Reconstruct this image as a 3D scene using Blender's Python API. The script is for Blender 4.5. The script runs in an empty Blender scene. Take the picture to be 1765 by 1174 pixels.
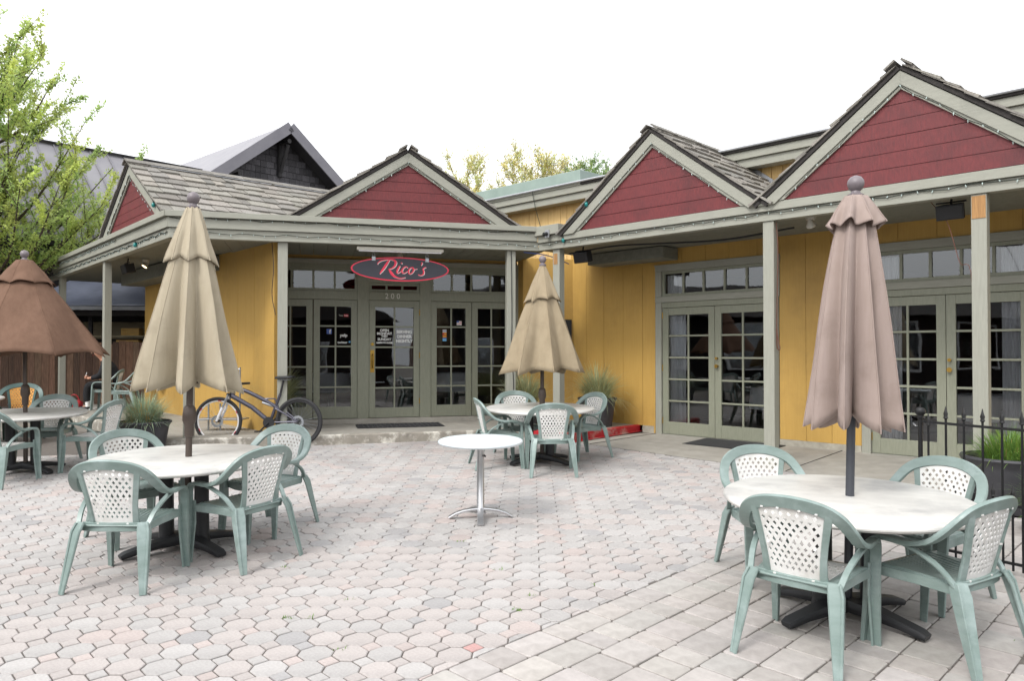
import bpy, math, random
from mathutils import Vector, Matrix
random.seed(7)
PI = math.pi
S = bpy.context.scene
C = S.collection

# ------------------------------------------------------------------ camera
SLOPE = 0.027                       # the plaza rises gently towards the building
def gz(y): return SLOPE * max(-12.0, min(12.4, y))
cam = bpy.data.cameras.new('camera'); camo = bpy.data.objects.new('camera', cam); C.objects.link(camo)
cam.sensor_width = 36.0; cam.lens = 26.1; cam.clip_start = 0.05; cam.clip_end = 600
camo.location = (0, 0, 1.665); camo.rotation_euler = (math.radians(90.85), 0, 0)
S.camera = camo

# ------------------------------------------------------------------ sky, sun, exposure
SUN_EL, SUN_AZ = math.radians(47), math.radians(-142)    # sun behind the viewer's left shoulder
w = bpy.data.worlds.new('World'); S.world = w; w.use_nodes = True
nt = w.node_tree; nt.nodes.clear()
sky = nt.nodes.new('ShaderNodeTexSky'); sky.sky_type = 'NISHITA'; sky.sun_disc = False
sky.sun_elevation = SUN_EL; sky.sun_rotation = SUN_AZ; sky.air_density = 1.6; sky.dust_density = 6.0; sky.ozone_density = 0.6
hs = nt.nodes.new('ShaderNodeHueSaturation'); hs.inputs['Saturation'].default_value = 0.10
mixw = nt.nodes.new('ShaderNodeMix'); mixw.data_type = 'RGBA'; mixw.inputs['Factor'].default_value = 0.6
mixw.inputs['B'].default_value = (9.6, 9.8, 10.1, 1)       # even cloud layer
bg = nt.nodes.new('ShaderNodeBackground'); bg.inputs['Strength'].default_value = 0.116
ow = nt.nodes.new('ShaderNodeOutputWorld')
nt.links.new(sky.outputs[0], hs.inputs['Color']); nt.links.new(hs.outputs[0], mixw.inputs['A'])
nt.links.new(mixw.outputs['Result'], bg.inputs['Color']); nt.links.new(bg.outputs[0], ow.inputs['Surface'])
sl = bpy.data.lights.new('sun', 'SUN'); sl.energy = 0.9; sl.angle = math.radians(14); sl.color = (1, .97, .92)
so = bpy.data.objects.new('sun', sl); C.objects.link(so)
sd = Vector((math.sin(SUN_AZ) * math.cos(SUN_EL), math.cos(SUN_AZ) * math.cos(SUN_EL), math.sin(SUN_EL)))
so.rotation_euler = (-sd).to_track_quat('-Z', 'Y').to_euler(); so.location = (0, 0, 20)
S.view_settings.view_transform = 'Standard'; S.view_settings.look = 'None'
S.view_settings.exposure = 1.0; S.view_settings.gamma = 1.0; S.view_settings.use_curve_mapping = False

# ------------------------------------------------------------------ materials
def srgb(r, g, b):
    f = lambda c: (c / 255 / 12.92) if c / 255 <= .04045 else ((c / 255 + .055) / 1.055) ** 2.4
    return (f(r), f(g), f(b))
MATS = {}
def mat(name, col, rough=.6, col2=None, scale=6.0, stretch=(1, 1, 1), amount=.5, bump=0.0, bscale=None, metal=0.0,
        spec=.5, attr=None, sss=0, detail=5, stain=None, transl=0.0, stain_scale=1.3, stain_amt=.5, world=False, wrinkle=0):
    m = bpy.data.materials.new(name); m.use_nodes = True; n = m.node_tree.nodes; L = m.node_tree.links
    p = n['Principled BSDF']; p.inputs['Roughness'].default_value = rough; p.inputs['Metallic'].default_value = metal
    p.inputs['Specular IOR Level'].default_value = spec
    tc = n.new('ShaderNodeTexCoord'); mp = n.new('ShaderNodeMapping'); mp.inputs['Scale'].default_value = stretch
    L.new(tc.outputs['Object'], mp.inputs['Vector'])
    nz = n.new('ShaderNodeTexNoise'); nz.inputs['Scale'].default_value = scale; nz.inputs['Detail'].default_value = detail
    nz.inputs['Roughness'].default_value = .62
    L.new(mp.outputs[0], nz.inputs['Vector'])
    if col2 is None: col2 = tuple(c * .72 for c in col)
    mx = n.new('ShaderNodeMix'); mx.data_type = 'RGBA'
    rmp = n.new('ShaderNodeMapRange'); rmp.inputs['From Min'].default_value = .3; rmp.inputs['From Max'].default_value = .72
    rmp.inputs['To Min'].default_value = .5 - amount; rmp.inputs['To Max'].default_value = .5 + amount
    L.new(nz.outputs['Fac'], rmp.inputs['Value']); L.new(rmp.outputs[0], mx.inputs['Factor'])
    mx.inputs['A'].default_value = (*col, 1); mx.inputs['B'].default_value = (*col2, 1)
    out = mx.outputs['Result']
    if attr:                                             # per-piece tint stored on the geometry
        at = n.new('ShaderNodeAttribute'); at.attribute_name = attr
        mm = n.new('ShaderNodeMix'); mm.data_type = 'RGBA'; mm.blend_type = 'MULTIPLY'; mm.inputs['Factor'].default_value = 1
        L.new(out, mm.inputs['A']); L.new(at.outputs['Color'], mm.inputs['B']); out = mm.outputs['Result']
    if stain:                                            # broad worn or dirty patches
        n2 = n.new('ShaderNodeTexNoise'); n2.inputs['Scale'].default_value = stain_scale; n2.inputs['Detail'].default_value = 7
        n2.inputs['Roughness'].default_value = .65
        L.new((n.new('ShaderNodeNewGeometry').outputs['Position'] if world else tc.outputs['Object']), n2.inputs['Vector'])
        r2 = n.new('ShaderNodeMapRange'); r2.inputs['From Min'].default_value = .5; r2.inputs['From Max'].default_value = .72
        r2.inputs['To Max'].default_value = stain_amt
        L.new(n2.outputs['Fac'], r2.inputs['Value'])
        m3 = n.new('ShaderNodeMix'); m3.data_type = 'RGBA'; L.new(r2.outputs[0], m3.inputs['Factor'])
        L.new(out, m3.inputs['A']); m3.inputs['B'].default_value = (*stain, 1); out = m3.outputs['Result']
    L.new(out, p.inputs['Base Color'])
    if bump:
        b = n.new('ShaderNodeBump'); b.inputs['Strength'].default_value = bump; b.inputs['Distance'].default_value = .01
        if bscale:
            n3 = n.new('ShaderNodeTexNoise'); n3.inputs['Scale'].default_value = bscale; n3.inputs['Detail'].default_value = 4
            L.new(mp.outputs[0], n3.inputs['Vector']); L.new(n3.outputs['Fac'], b.inputs['Height'])
        else: L.new(nz.outputs['Fac'], b.inputs['Height'])
        L.new(b.outputs[0], p.inputs['Normal'])
    if transl:
        tr = n.new('ShaderNodeBsdfTranslucent'); L.new(out, tr.inputs['Color'])
        ms = n.new('ShaderNodeMixShader'); ms.inputs[0].default_value = transl
        L.new(p.outputs[0], ms.inputs[1]); L.new(tr.outputs[0], ms.inputs[2])
        L.new(ms.outputs[0], n['Material Output'].inputs['Surface'])
    MATS[name] = m
    return m
TRIM = srgb(150, 150, 139)
M_trim = mat('trim_paint', TRIM, .62, tuple(c * .84 for c in TRIM), 3, (2, 2, 26), .5, .25, stain=tuple(c * .62 for c in TRIM), stain_scale=2.2, stain_amt=.35)
M_trimv = mat('trim_paint_upright', TRIM, .62, tuple(c * .84 for c in TRIM), 3, (22, 22, 1.5), .5, .2, stain=tuple(c * .66 for c in TRIM), stain_scale=2.0, stain_amt=.3)
M_door = mat('door_paint', srgb(136, 138, 122), .45, srgb(124, 126, 110), 4, (14, 14, 2), .5, .1)
M_soffit = mat('soffit_paint', srgb(124, 125, 115), .7, srgb(106, 107, 98), 4, (4, 4, 4), .5, .15)
M_yellow = mat('yellow_siding', srgb(187, 151, 80), .6, srgb(177, 140, 70), 3, (30, 30, .8), .5, .28, stain=srgb(150, 119, 64), stain_scale=1.1, stain_amt=.6)
M_yellow2 = mat('pale_yellow_boards', srgb(224, 192, 134), .65, srgb(206, 170, 108), 3, (24, 24, 1), .5, .3, stain=srgb(160, 125, 78), stain_scale=3, stain_amt=.5)
M_red = mat('red_boards', srgb(111, 41, 43), .6, srgb(88, 32, 36), 4, (14, 14, 3), .5, .35, stain=srgb(68, 28, 32), stain_scale=2.3, stain_amt=.55)
M_shingle = mat('cedar_shingle', srgb(146, 142, 134), .85, srgb(104, 100, 96), 6, (9, 9, 9), .5, .5, attr='tint')
M_shdark = mat('shingle_edge', srgb(58, 54, 52), .9, srgb(40, 38, 38), 8, (5, 5, 5), .5, .5)
M_metalroof = mat('grey_metal_roof', srgb(136, 134, 138), .5, srgb(122, 120, 126), 2, (1, 1, 1), .5, 0, metal=.1, attr='tint')
M_flash = mat('flashing', srgb(186, 188, 192), .4, srgb(160, 162, 168), 3, (1, 1, 1), .5, 0, metal=.5)
M_greenroof = mat('green_metal', srgb(140, 156, 148), .45, srgb(126, 142, 135), 3, (1, 1, 1), .5, 0, metal=.1)
M_lodge = mat('dark_lodge_shingle', srgb(88, 86, 88), .85, srgb(60, 59, 62), 5, (6, 6, 6), .5, .4, attr='tint')
M_lodgetrim = mat('dark_timber', srgb(56, 54, 55), .8, srgb(42, 41, 42), 5, (3, 3, 12), .5, .3)
M_concrete = mat('concrete', srgb(158, 154, 146), .85, srgb(140, 136, 128), 5, (1, 1, 1), .5, .15, stain=srgb(112, 110, 106), stain_scale=.8, stain_amt=.55)
M_stem = mat('foundation_concrete', srgb(168, 163, 150), .9, srgb(138, 133, 122), 9, (1, 1, 1), .5, .5)
M_kerb = mat('worn_kerb', srgb(150, 144, 134), .9, srgb(122, 117, 108), 7, (1, 1, 1), .5, .6, stain=srgb(224, 220, 210), stain_scale=5.5, stain_amt=1.0)
M_redpaint = mat('red_kerb_paint', srgb(176, 30, 40), .55, srgb(150, 24, 34), 7, (1, 1, 1), .5, .3, stain=srgb(168, 160, 148), stain_scale=4.5, stain_amt=1.0)
M_joint = mat('joint_sand', srgb(108, 102, 97), .95, srgb(86, 81, 77), 30, (1, 1, 1), .5, .3)
M_paver = mat('paver', srgb(173, 170, 168), .85, srgb(157, 153, 151), 60, (1, 1, 1), .5, .35, attr='tint', stain=srgb(110, 107, 107), stain_scale=.6, stain_amt=.6)
M_slab = mat('tan_slab', srgb(171, 167, 164), .85, srgb(151, 147, 144), 14, (1, 1, 1), .5, .35, attr='tint', stain=srgb(124, 118, 112), stain_scale=1.1, stain_amt=.5)
M_ground = mat('ground', srgb(130, 124, 116), .95, srgb(108, 104, 98), 3, (1, 1, 1), .5, .2)
M_green = mat('green_resin', srgb(130, 146, 142), .36, srgb(116, 133, 128), 8, (1, 1, 3), .5, .05, stain=srgb(170, 184, 184), stain_scale=4, stain_amt=.55, world=True)
M_white = mat('white_resin', srgb(224, 223, 221), .45, srgb(210, 209, 206), 12, (1, 1, 1), .5, .05, stain=srgb(180, 176, 168), stain_scale=5, stain_amt=.6, world=True)
M_tabletop = mat('marbled_tabletop', srgb(206, 204, 199), .38, srgb(178, 176, 172), 3.2, (1.0, 2.6, 1), .5, .04, detail=10, stain=srgb(142, 142, 143), stain_scale=3.6, stain_amt=.6, world=True)
M_tabletop2 = mat('pale_blue_tabletop', srgb(214, 220, 222), .35, srgb(192, 204, 210), 4, (1, 1, 1), .5, .04, detail=8)
M_black = mat('black_metal', srgb(40, 41, 44), .5, srgb(30, 31, 34), 8, (1, 1, 1), .5, .1)
M_blackp = mat('black_plastic', srgb(34, 35, 38), .55, srgb(26, 27, 30), 8, (1, 1, 1), .5, .1)
M_iron = mat('wrought_iron', srgb(22, 22, 24), .45, srgb(16, 16, 18), 10, (1, 1, 1), .5, .1)
M_pot = mat('dark_pot', srgb(62, 62, 66), .6, srgb(48, 48, 52), 5, (1, 1, 1), .5, .15, stain=srgb(92, 92, 94), stain_scale=3, stain_amt=.4)
M_soil = mat('soil', srgb(52, 42, 34), .95, srgb(34, 28, 22), 30, (1, 1, 1), .5, .6)
M_alu = mat('brushed_aluminium', srgb(206, 206, 208), .28, srgb(186, 186, 188), 5, (20, 20, 2), .5, 0, metal=.9)
M_bronze = mat('bronze_pole', srgb(84, 74, 68), .45, srgb(72, 62, 56), 6, (1, 1, 1), .5, 0, metal=.3)
M_greypole = mat('dark_grey_pole', srgb(74, 76, 82), .45, srgb(62, 64, 70), 6, (1, 1, 1), .5, 0, metal=.3)
M_finial = mat('finial_grey', srgb(120, 112, 116), .45, srgb(104, 96, 100), 9, (1, 1, 1), .5, .1)
def cloth(name, a, b): return mat(name, a, .9, b, 2.0, (7, 7, .9), .5, .45, bscale=None, transl=.12, spec=.12, detail=6, stain=tuple(c * .78 for c in b), stain_scale=4.5, stain_amt=.55)
M_beige = cloth('beige_canvas', srgb(182, 172, 152), srgb(170, 159, 139))
M_tan = cloth('tan_canvas', srgb(162, 148, 125), srgb(150, 136, 113))
M_taupe = cloth('taupe_canvas', srgb(168, 152, 146), srgb(156, 140, 132))
M_brown = cloth('brown_canvas', srgb(122, 96, 81), srgb(110, 86, 72))
M_bark = mat('bark', srgb(78, 66, 56), .9, srgb(54, 46, 40), 9, (3, 3, 1), .5, .6)
M_leaf = mat('spring_leaves', srgb(190, 206, 138), .55, srgb(174, 192, 120), 2, (1, 1, 1), .5, 0, transl=.6, attr='tint')
M_leafy = mat('yellow_buds', srgb(216, 210, 150), .6, srgb(200, 198, 136), 2, (1, 1, 1), .5, 0, transl=.45, attr='tint')
M_leafg = mat('conifer_leaves', srgb(146, 172, 112), .6, srgb(122, 150, 96), 2, (1, 1, 1), .5, 0, transl=.35, attr='tint')
M_grass = mat('blue_grass', srgb(160, 172, 152), .6, srgb(140, 152, 130), 3, (1, 1, 1), .5, 0, transl=.3, attr='tint')
M_grassg = mat('green_grass', srgb(120, 154, 78), .55, srgb(104, 138, 66), 3, (1, 1, 1), .5, 0, transl=.35, attr='tint')
M_fence = mat('brown_fence', srgb(122, 96, 78), .85, srgb(78, 60, 50), 4, (12, 12, 1.2), .5, .4, attr='tint')
M_rubber = mat('tyre_rubber', srgb(46, 46, 48), .8, srgb(38, 38, 40), 10, (1, 1, 1), .5, .2)
M_bike = mat('bike_frame_paint', srgb(84, 83, 94), .25, srgb(70, 69, 80), 4, (1, 1, 1), .5, 0, metal=.4)
M_whitep = mat('white_paint', srgb(226, 226, 228), .35, srgb(212, 212, 214), 4, (1, 1, 1), .5, 0)
M_galv = mat('galvanised_steel', srgb(170, 174, 178), .4, srgb(146, 150, 156), 14, (1, 1, 1), .5, .05, metal=.7)
M_brass = mat('brass', srgb(184, 150, 76), .32, srgb(160, 126, 60), 6, (1, 1, 1), .5, 0, metal=.9)
M_navy = mat('sign_black', srgb(44, 44, 54), .5, srgb(38, 38, 46), 5, (1, 1, 1), .5, 0)
M_pink = mat('sign_red', srgb(206, 44, 72), .45, srgb(196, 38, 66), 5, (1, 1, 1), .3, 0)
M_paper = mat('white_vinyl', srgb(228, 228, 226), .5, srgb(216, 216, 214), 5, (1, 1, 1), .3, 0)
M_blue = mat('blue_vinyl', srgb(62, 88, 160), .5, None, 5, (1, 1, 1), .1, 0)
M_lblue = mat('sky_blue_vinyl', srgb(110, 180, 226), .5, None, 5, (1, 1, 1), .1, 0)
M_redv = mat('red_vinyl', srgb(200, 56, 62), .5, None, 5, (1, 1, 1), .1, 0)
M_orange = mat('orange_vinyl', srgb(232, 150, 50), .5, None, 5, (1, 1, 1), .1, 0)
M_numeral = mat('pale_numeral', srgb(238, 237, 228), .4, None, 5, (1, 1, 1), .1, 0)
M_interior = mat('interior_wall', srgb(80, 48, 40), .8, srgb(62, 38, 32), 2, (1, 1, 1), .5, 0)
M_intfloor = mat('interior_floor', srgb(84, 66, 52), .5, srgb(66, 52, 42), 5, (1, 6, 1), .5, 0)
M_curtain = mat('sheer_curtain', srgb(244, 244, 246), .9, srgb(228, 228, 232), 4, (20, 20, 1), .5, 0, transl=.4)
M_tarp = mat('blue_grey_tarp', srgb(112, 118, 134), .35, srgb(78, 84, 100), 1.6, (1, 1, 2.5), .5, .1, detail=6)
M_cream = mat('cream_board', srgb(168, 156, 128), .7, srgb(146, 134, 108), 4, (1, 1, 6), .5, 0)
M_crate = mat('crate_wood', srgb(206, 168, 96), .75, srgb(180, 140, 76), 5, (1, 1, 10), .5, .2)
M_skin = mat('skin', srgb(190, 140, 116), .55, srgb(178, 128, 104), 6, (1, 1, 1), .5, 0)
M_hoodie = mat('black_hoodie', srgb(36, 36, 40), .9, srgb(26, 26, 30), 9, (1, 1, 1), .5, .2)
M_pants = mat('black_trousers', srgb(30, 30, 33), .9, srgb(22, 22, 25), 9, (1, 1, 1), .5, .2)
M_bag = mat('red_bag', srgb(172, 36, 44), .6, srgb(140, 26, 34), 6, (1, 1, 1), .5, .2)
M_hose = mat('grey_hose', srgb(92, 94, 92), .6, srgb(70, 72, 70), 6, (1, 1, 1), .5, 0)
M_brick = mat('brick', srgb(176, 118, 100), .85, srgb(146, 92, 78), 7, (1, 1, 2), .5, .3, attr='tint')
M_straw = mat('dry_straw', srgb(204, 176, 118), .8, srgb(176, 148, 92), 5, (1, 1, 1), .5, 0, attr='tint')
M_orangeres = mat('orange_resin', srgb(206, 146, 66), .5, srgb(186, 128, 54), 6, (1, 1, 1), .5, 0)
M_dgreen = mat('dark_green_resin', srgb(62, 88, 84), .45, srgb(52, 76, 72), 6, (1, 1, 1), .5, 0)
M_rawwood = mat('bare_wood', srgb(172, 130, 82), .8, srgb(132, 98, 62), 4, (20, 20, 1.5), .5, .3)
M_teal = mat('teal_glass', srgb(30, 128, 126), .2, None, 5, (1, 1, 1), .1, 0)
M_wire = mat('wire', srgb(44, 54, 48), .6, None, 5, (1, 1, 1), .1, 0)
M_bulb = mat('clear_bulb', srgb(196, 212, 208), .15, None, 5, (1, 1, 1), .1, 0)
M_rust = mat('red_wire', srgb(104, 62, 48), .6, None, 5, (1, 1, 1), .1, 0)
M_ltgrey = mat('pale_fixture', srgb(196, 192, 180), .45, None, 5, (1, 1, 1), .1, 0)
M_mat = mat('rubber_mat', srgb(52, 52, 54), .85, srgb(40, 40, 42), 20, (1, 1, 1), .5, .3)

def glass():
    m = bpy.data.materials.new('window_glass'); m.use_nodes = True; n = m.node_tree.nodes; L = m.node_tree.links
    n.remove(n['Principled BSDF'])
    t = n.new('ShaderNodeBsdfTransparent'); t.inputs[0].default_value = (.84, .86, .87, 1)
    g = n.new('ShaderNodeBsdfGlossy'); g.inputs['Roughness'].default_value = .015; g.inputs['Color'].default_value = (.9, .93, .95, 1)
    tc = n.new('ShaderNodeTexCoord'); nz = n.new('ShaderNodeTexNoise'); nz.inputs['Scale'].default_value = 1.7; nz.inputs['Detail'].default_value = 1
    b = n.new('ShaderNodeBump'); b.inputs['Strength'].default_value = .12; b.inputs['Distance'].default_value = .02
    L.new(tc.outputs['Object'], nz.inputs['Vector']); L.new(nz.outputs['Fac'], b.inputs['Height']); L.new(b.outputs[0], g.inputs['Normal'])
    f = n.new('ShaderNodeFresnel'); f.inputs['IOR'].default_value = 2.0
    ms = n.new('ShaderNodeMixShader'); L.new(f.outputs[0], ms.inputs[0]); L.new(t.outputs[0], ms.inputs[1]); L.new(g.outputs[0], ms.inputs[2])
    L.new(ms.outputs[0], n['Material Output'].inputs['Surface'])
    return m
M_glass = glass()
def lampmat():
    m = bpy.data.materials.new('lit_lamp'); m.use_nodes = True
    p = m.node_tree.nodes['Principled BSDF']; p.inputs['Base Color'].default_value = (1, .8, .5, 1)
    p.inputs['Emission Color'].default_value = (1, .72, .38, 1); p.inputs['Emission Strength'].default_value = 3.0
    return m
M_lamp = lampmat()

# ------------------------------------------------------------------ mesh helpers
V = Vector
class MB:
    def __init__(s): s.v = []; s.f = []; s.t = []; s.tint = False
    def add(s, vs, fs, tint=None):
        o = len(s.v); s.v.extend([tuple(q) for q in vs]); s.f.extend([tuple(i + o for i in f) for f in fs])
        if tint is not None: s.tint = True
        s.t.extend([tint if tint is not None else (1, 1, 1)] * len(fs))
    def obox(s, o, a, b, c, tint=None):
        o, a, b, c = V(o), V(a), V(b), V(c)
        vs = [o, o + a, o + a + b, o + b, o + c, o + a + c, o + a + b + c, o + b + c]
        fs = [(0, 3, 2, 1), (4, 5, 6, 7), (0, 1, 5, 4), (1, 2, 6, 5), (2, 3, 7, 6), (3, 0, 4, 7)]
        if a.cross(b).dot(c) < 0: fs = [tuple(reversed(f)) for f in fs]
        s.add(vs, fs, tint); return s
    def box(s, x0, x1, y0, y1, z0, z1, tint=None):
        return s.obox((x0, y0, z0), (x1 - x0, 0, 0), (0, y1 - y0, 0), (0, 0, z1 - z0), tint)
    def fbox(s, F, a0, a1, b0, b1, z0, z1, tint=None):
        return s.obox(F.p(a0, b0, z0), F.u * (a1 - a0), F.v * (b1 - b0), V((0, 0, z1 - z0)), tint)
    def prism(s, poly, ext, tint=None):
        poly = [V(q) for q in poly]; ext = V(ext); n = len(poly)
        nrm = V((0, 0, 0))
        for i in range(1, n - 1): nrm += (poly[i] - poly[0]).cross(poly[i + 1] - poly[0])
        if nrm.dot(ext) > 0: poly.reverse()
        vs = poly + [q + ext for q in poly]
        fs = [tuple(range(n)), tuple(range(2 * n - 1, n - 1, -1))] + [(i, i + n, (i + 1) % n + n, (i + 1) % n) for i in range(n)]
        s.add(vs, fs, tint); return s
    def tube(s, pts, r, n=8, caps=True, tint=None):
        pts = [V(q) for q in pts]; rs = r if isinstance(r, (list, tuple)) else [r] * len(pts)
        vs = []; up = None
        for i, q in enumerate(pts):
            t = (pts[min(i + 1, len(pts) - 1)] - pts[max(i - 1, 0)]).normalized()
            if up is None: up = V((0, 0, 1)) if abs(t.z) < .9 else V((0, 1, 0))
            a = t.cross(up)
            if a.length < 1e-5: a = t.cross(V((1, .3, 0)))
            a.normalize(); b = t.cross(a).normalized(); up = -b if False else b.cross(t) * 0 + up
            for k in range(n):
                an = 2 * PI * k / n; vs.append(q + (a * math.cos(an) + b * math.sin(an)) * rs[i])
        fs = []
        for i in range(len(pts) - 1):
            for k in range(n):
                k2 = (k + 1) % n; fs.append((i * n + k, i * n + k2, (i + 1) * n + k2, (i + 1) * n + k))
        if caps:
            fs.append(tuple(range(n - 1, -1, -1))); fs.append(tuple(range((len(pts) - 1) * n, len(pts) * n)))
        s.add(vs, fs, tint); return s
    def lathe(s, prof, n=24, loc=(0, 0, 0), tint=None, axis=None, sx=1, sy=1):
        loc = V(loc); vs = []
        for r, z in prof:
            for k in range(n):
                an = 2 * PI * k / n; q = V((r * math.cos(an) * sx, r * math.sin(an) * sy, z))
                if axis: q = axis @ q
                vs.append(loc + q)
        fs = []
        for i in range(len(prof) - 1):
            for k in range(n):
                k2 = (k + 1) % n; fs.append((i * n + k, i * n + k2, (i + 1) * n + k2, (i + 1) * n + k))
        fs.append(tuple(range(n - 1, -1, -1))); fs.append(tuple(range((len(prof) - 1) * n, len(prof) * n)))
        s.add(vs, fs, tint); return s
    def band(s, pts, ws, wd, th, tint=None):
        """a strap: rectangular section swept along pts, ws = width direction at each point"""
        pts = [V(q) for q in pts]; ws = [V(q).normalized() for q in ws]; N = len(pts)
        wd = wd if isinstance(wd, (list, tuple)) else [wd] * N; th = th if isinstance(th, (list, tuple)) else [th] * N
        vs = []
        for i in range(N):
            t = (pts[min(i + 1, N - 1)] - pts[max(i - 1, 0)]).normalized()
            n_ = t.cross(ws[i]).normalized(); w_ = n_.cross(t).normalized()
            a, b = w_ * wd[i] / 2, n_ * th[i] / 2; c = .86
            for q in (a * c - b, -a * c - b, -a - b * .2, -a + b * .2, -a * c + b, a * c + b, a + b * .2, a - b * .2): vs.append(pts[i] + q)
        n = 8; fs = []
        for i in range(N - 1):
            for k in range(n):
                k2 = (k + 1) % n; fs.append((i * n + k, i * n + k2, (i + 1) * n + k2, (i + 1) * n + k))
        fs.append(tuple(range(n - 1, -1, -1))); fs.append(tuple(range((N - 1) * n, N * n)))
        s.add(vs, fs, tint); return s
    def mesh(s, name, m, smooth=False):
        me = bpy.data.meshes.new(name); me.from_pydata(s.v, [], s.f)
        if m: me.materials.append(m)
        if s.tint:
            ca = me.color_attributes.new('tint', 'FLOAT_COLOR', 'CORNER'); buf = []
            for f, t in zip(s.f, s.t):
                buf.extend([t[0], t[1], t[2], 1.0] * len(f))
            ca.data.foreach_set('color', buf)
        if smooth:
            me.polygons.foreach_set('use_smooth', [True] * len(me.polygons))
            try: me.set_sharp_from_angle(angle=math.radians(smooth if smooth is not True else 40))
            except Exception: pass
        me.update(); return me
    def build(s, name, m, parent=None, smooth=False, local=False, bevel=0, solid=0):
        return put(name, s.mesh(name, m, smooth), parent, local, bevel, solid)
WOFF = {}
def put(name, me, parent=None, local=False, bevel=0, solid=0):
    o = bpy.data.objects.new(name, me); C.objects.link(o)
    if parent is not None:
        o.parent = parent
        if not local: o.location = -WOFF.get(parent.name, V((0, 0, 0)))
    WOFF[o.name] = V((0, 0, 0))
    if solid:
        md = o.modifiers.new('thickness', 'SOLIDIFY'); md.thickness = solid; md.offset = 0
    if bevel:
        md = o.modifiers.new('edge', 'BEVEL'); md.width = bevel; md.segments = 2; md.limit_method = 'ANGLE'; md.angle_limit = math.radians(40)
        md.harden_normals = False
    return o
def tag(o, label=None, cat=None, group=None, kind=None):
    if label: o['label'] = label
    if cat: o['category'] = cat
    if group: o['group'] = group
    if kind: o['kind'] = kind
    return o
def yawrot(yaw, tilt=True):
    r = Matrix.Rotation(yaw, 3, 'Z')
    return ((Matrix.Rotation(SLOPE, 3, 'X') @ r) if tilt else r).to_euler()
def thing(name, label, cat, loc, yaw=0, group=None, tilt=False):
    e = bpy.data.objects.new(name, None); C.objects.link(e); e.location = loc; e.empty_display_size = .1
    if yaw or tilt: e.rotation_euler = yawrot(yaw, tilt)
    WOFF[e.name] = V(loc); return tag(e, label, cat, group)
def copytree(o, parent=None):
    c = o.copy(); C.objects.link(c)
    for k in ('label', 'group', 'category'):
        if parent is None and k in c: del c[k]
    if parent is not None: c.parent = parent
    for ch in list(o.children): copytree(ch, c)
    return c
class Frame:
    def __init__(s, o, u, v): s.o = V((o[0], o[1], 0)); s.u = V((u[0], u[1], 0)).normalized(); s.v = V((v[0], v[1], 0)).normalized()
    def p(s, a, b, z): return s.o + s.u * a + s.v * b + V((0, 0, z))
def spline(pts, n=6):
    pts = [V(q) if len(q) == 3 else V((*q, 0)) for q in pts]; out = []
    P = [pts[0] * 2 - pts[1]] + pts + [pts[-1] * 2 - pts[-2]]
    for i in range(1, len(P) - 2):
        for k in range(n):
            t = k / n; a, b, c, d = P[i - 1:i + 3]
            out.append(.5 * ((2 * b) + (c - a) * t + (2 * a - 5 * b + 4 * c - d) * t * t + (3 * b - a - 3 * c + d) * t ** 3))
    out.append(pts[-1]); return out
def clip(poly, n, d):
    """keep the part of a 2D polygon with dot(n,p) >= d"""
    out = []
    for i, p in enumerate(poly):
        q = poly[(i + 1) % len(poly)]; a = n[0] * p[0] + n[1] * p[1] - d; b = n[0] * q[0] + n[1] * q[1] - d
        if a >= 0: out.append(p)
        if (a >= 0) != (b >= 0):
            t = a / (a - b); out.append((p[0] + (q[0] - p[0]) * t, p[1] + (q[1] - p[1]) * t))
    return out
R = random.uniform

# frames of the three facades
Bd = (math.cos(math.radians(15)), math.sin(math.radians(15)))
FB = Frame((-.2588 * 13.02, .9659 * 13.02), Bd, (.2588, -.9659))               # entrance front
FA = Frame((.7071 * 10.27, .7071 * 10.27), (.7071, -.7071), (-.7071, -.7071))   # right wing, u runs to the right
FL = Frame((-4.82, 10.41), (-.665, .746), (-.746, -.665))                        # left return, u runs away to the left
ZF = .44                                                                         # porch floor

# ================================================================== GROUND
ys = [-120, -12, 12.4, 250]; vs = []; fs = []
for y in ys:
    for x in (-200, 200): vs.append((x, y, gz(y) - .06))
for i in range(3): fs.append((i * 2, i * 2 + 1, i * 2 + 3, i * 2 + 2))
mb = MB(); mb.add(vs, fs); tag(mb.build('ground', M_ground), kind='structure')

# paving: octagon-and-square pavers, tan slabs right of the line y - x = 4
patio = MB()
patio.add([(-11, -3, gz(-3) - .008), (9, -3, gz(-3) - .008), (9, 12.4, gz(12.4) - .008), (-11, 12.4, gz(12.4) - .008)], [(0, 1, 2, 3)])
patio = tag(patio.build('patio_paving', M_joint), kind='structure')
def stepline(x): return (11.24 + .2588 * x) / .9659
def piece_poly(cx, cy, base, gap):
    return [(cx + px * (1 - gap), cy + py * (1 - gap)) for px, py in base]
P_ = .18; h_ = P_ / 2; q_ = .0305
g_ = .0039; d_ = ((h_ - q_) / math.sqrt(2) - g_) * math.sqrt(2); q_ = ((h_ + q_) / math.sqrt(2) - g_) * math.sqrt(2) - (h_ - g_); h_ = h_ - g_
octo = [(h_, -q_), (h_, q_), (q_, h_), (-q_, h_), (-h_, q_), (-h_, -q_), (-q_, -h_), (q_, -h_)]
dia = [(d_, 0), (0, d_), (-d_, 0), (0, -d_)]
slabs = []
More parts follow.
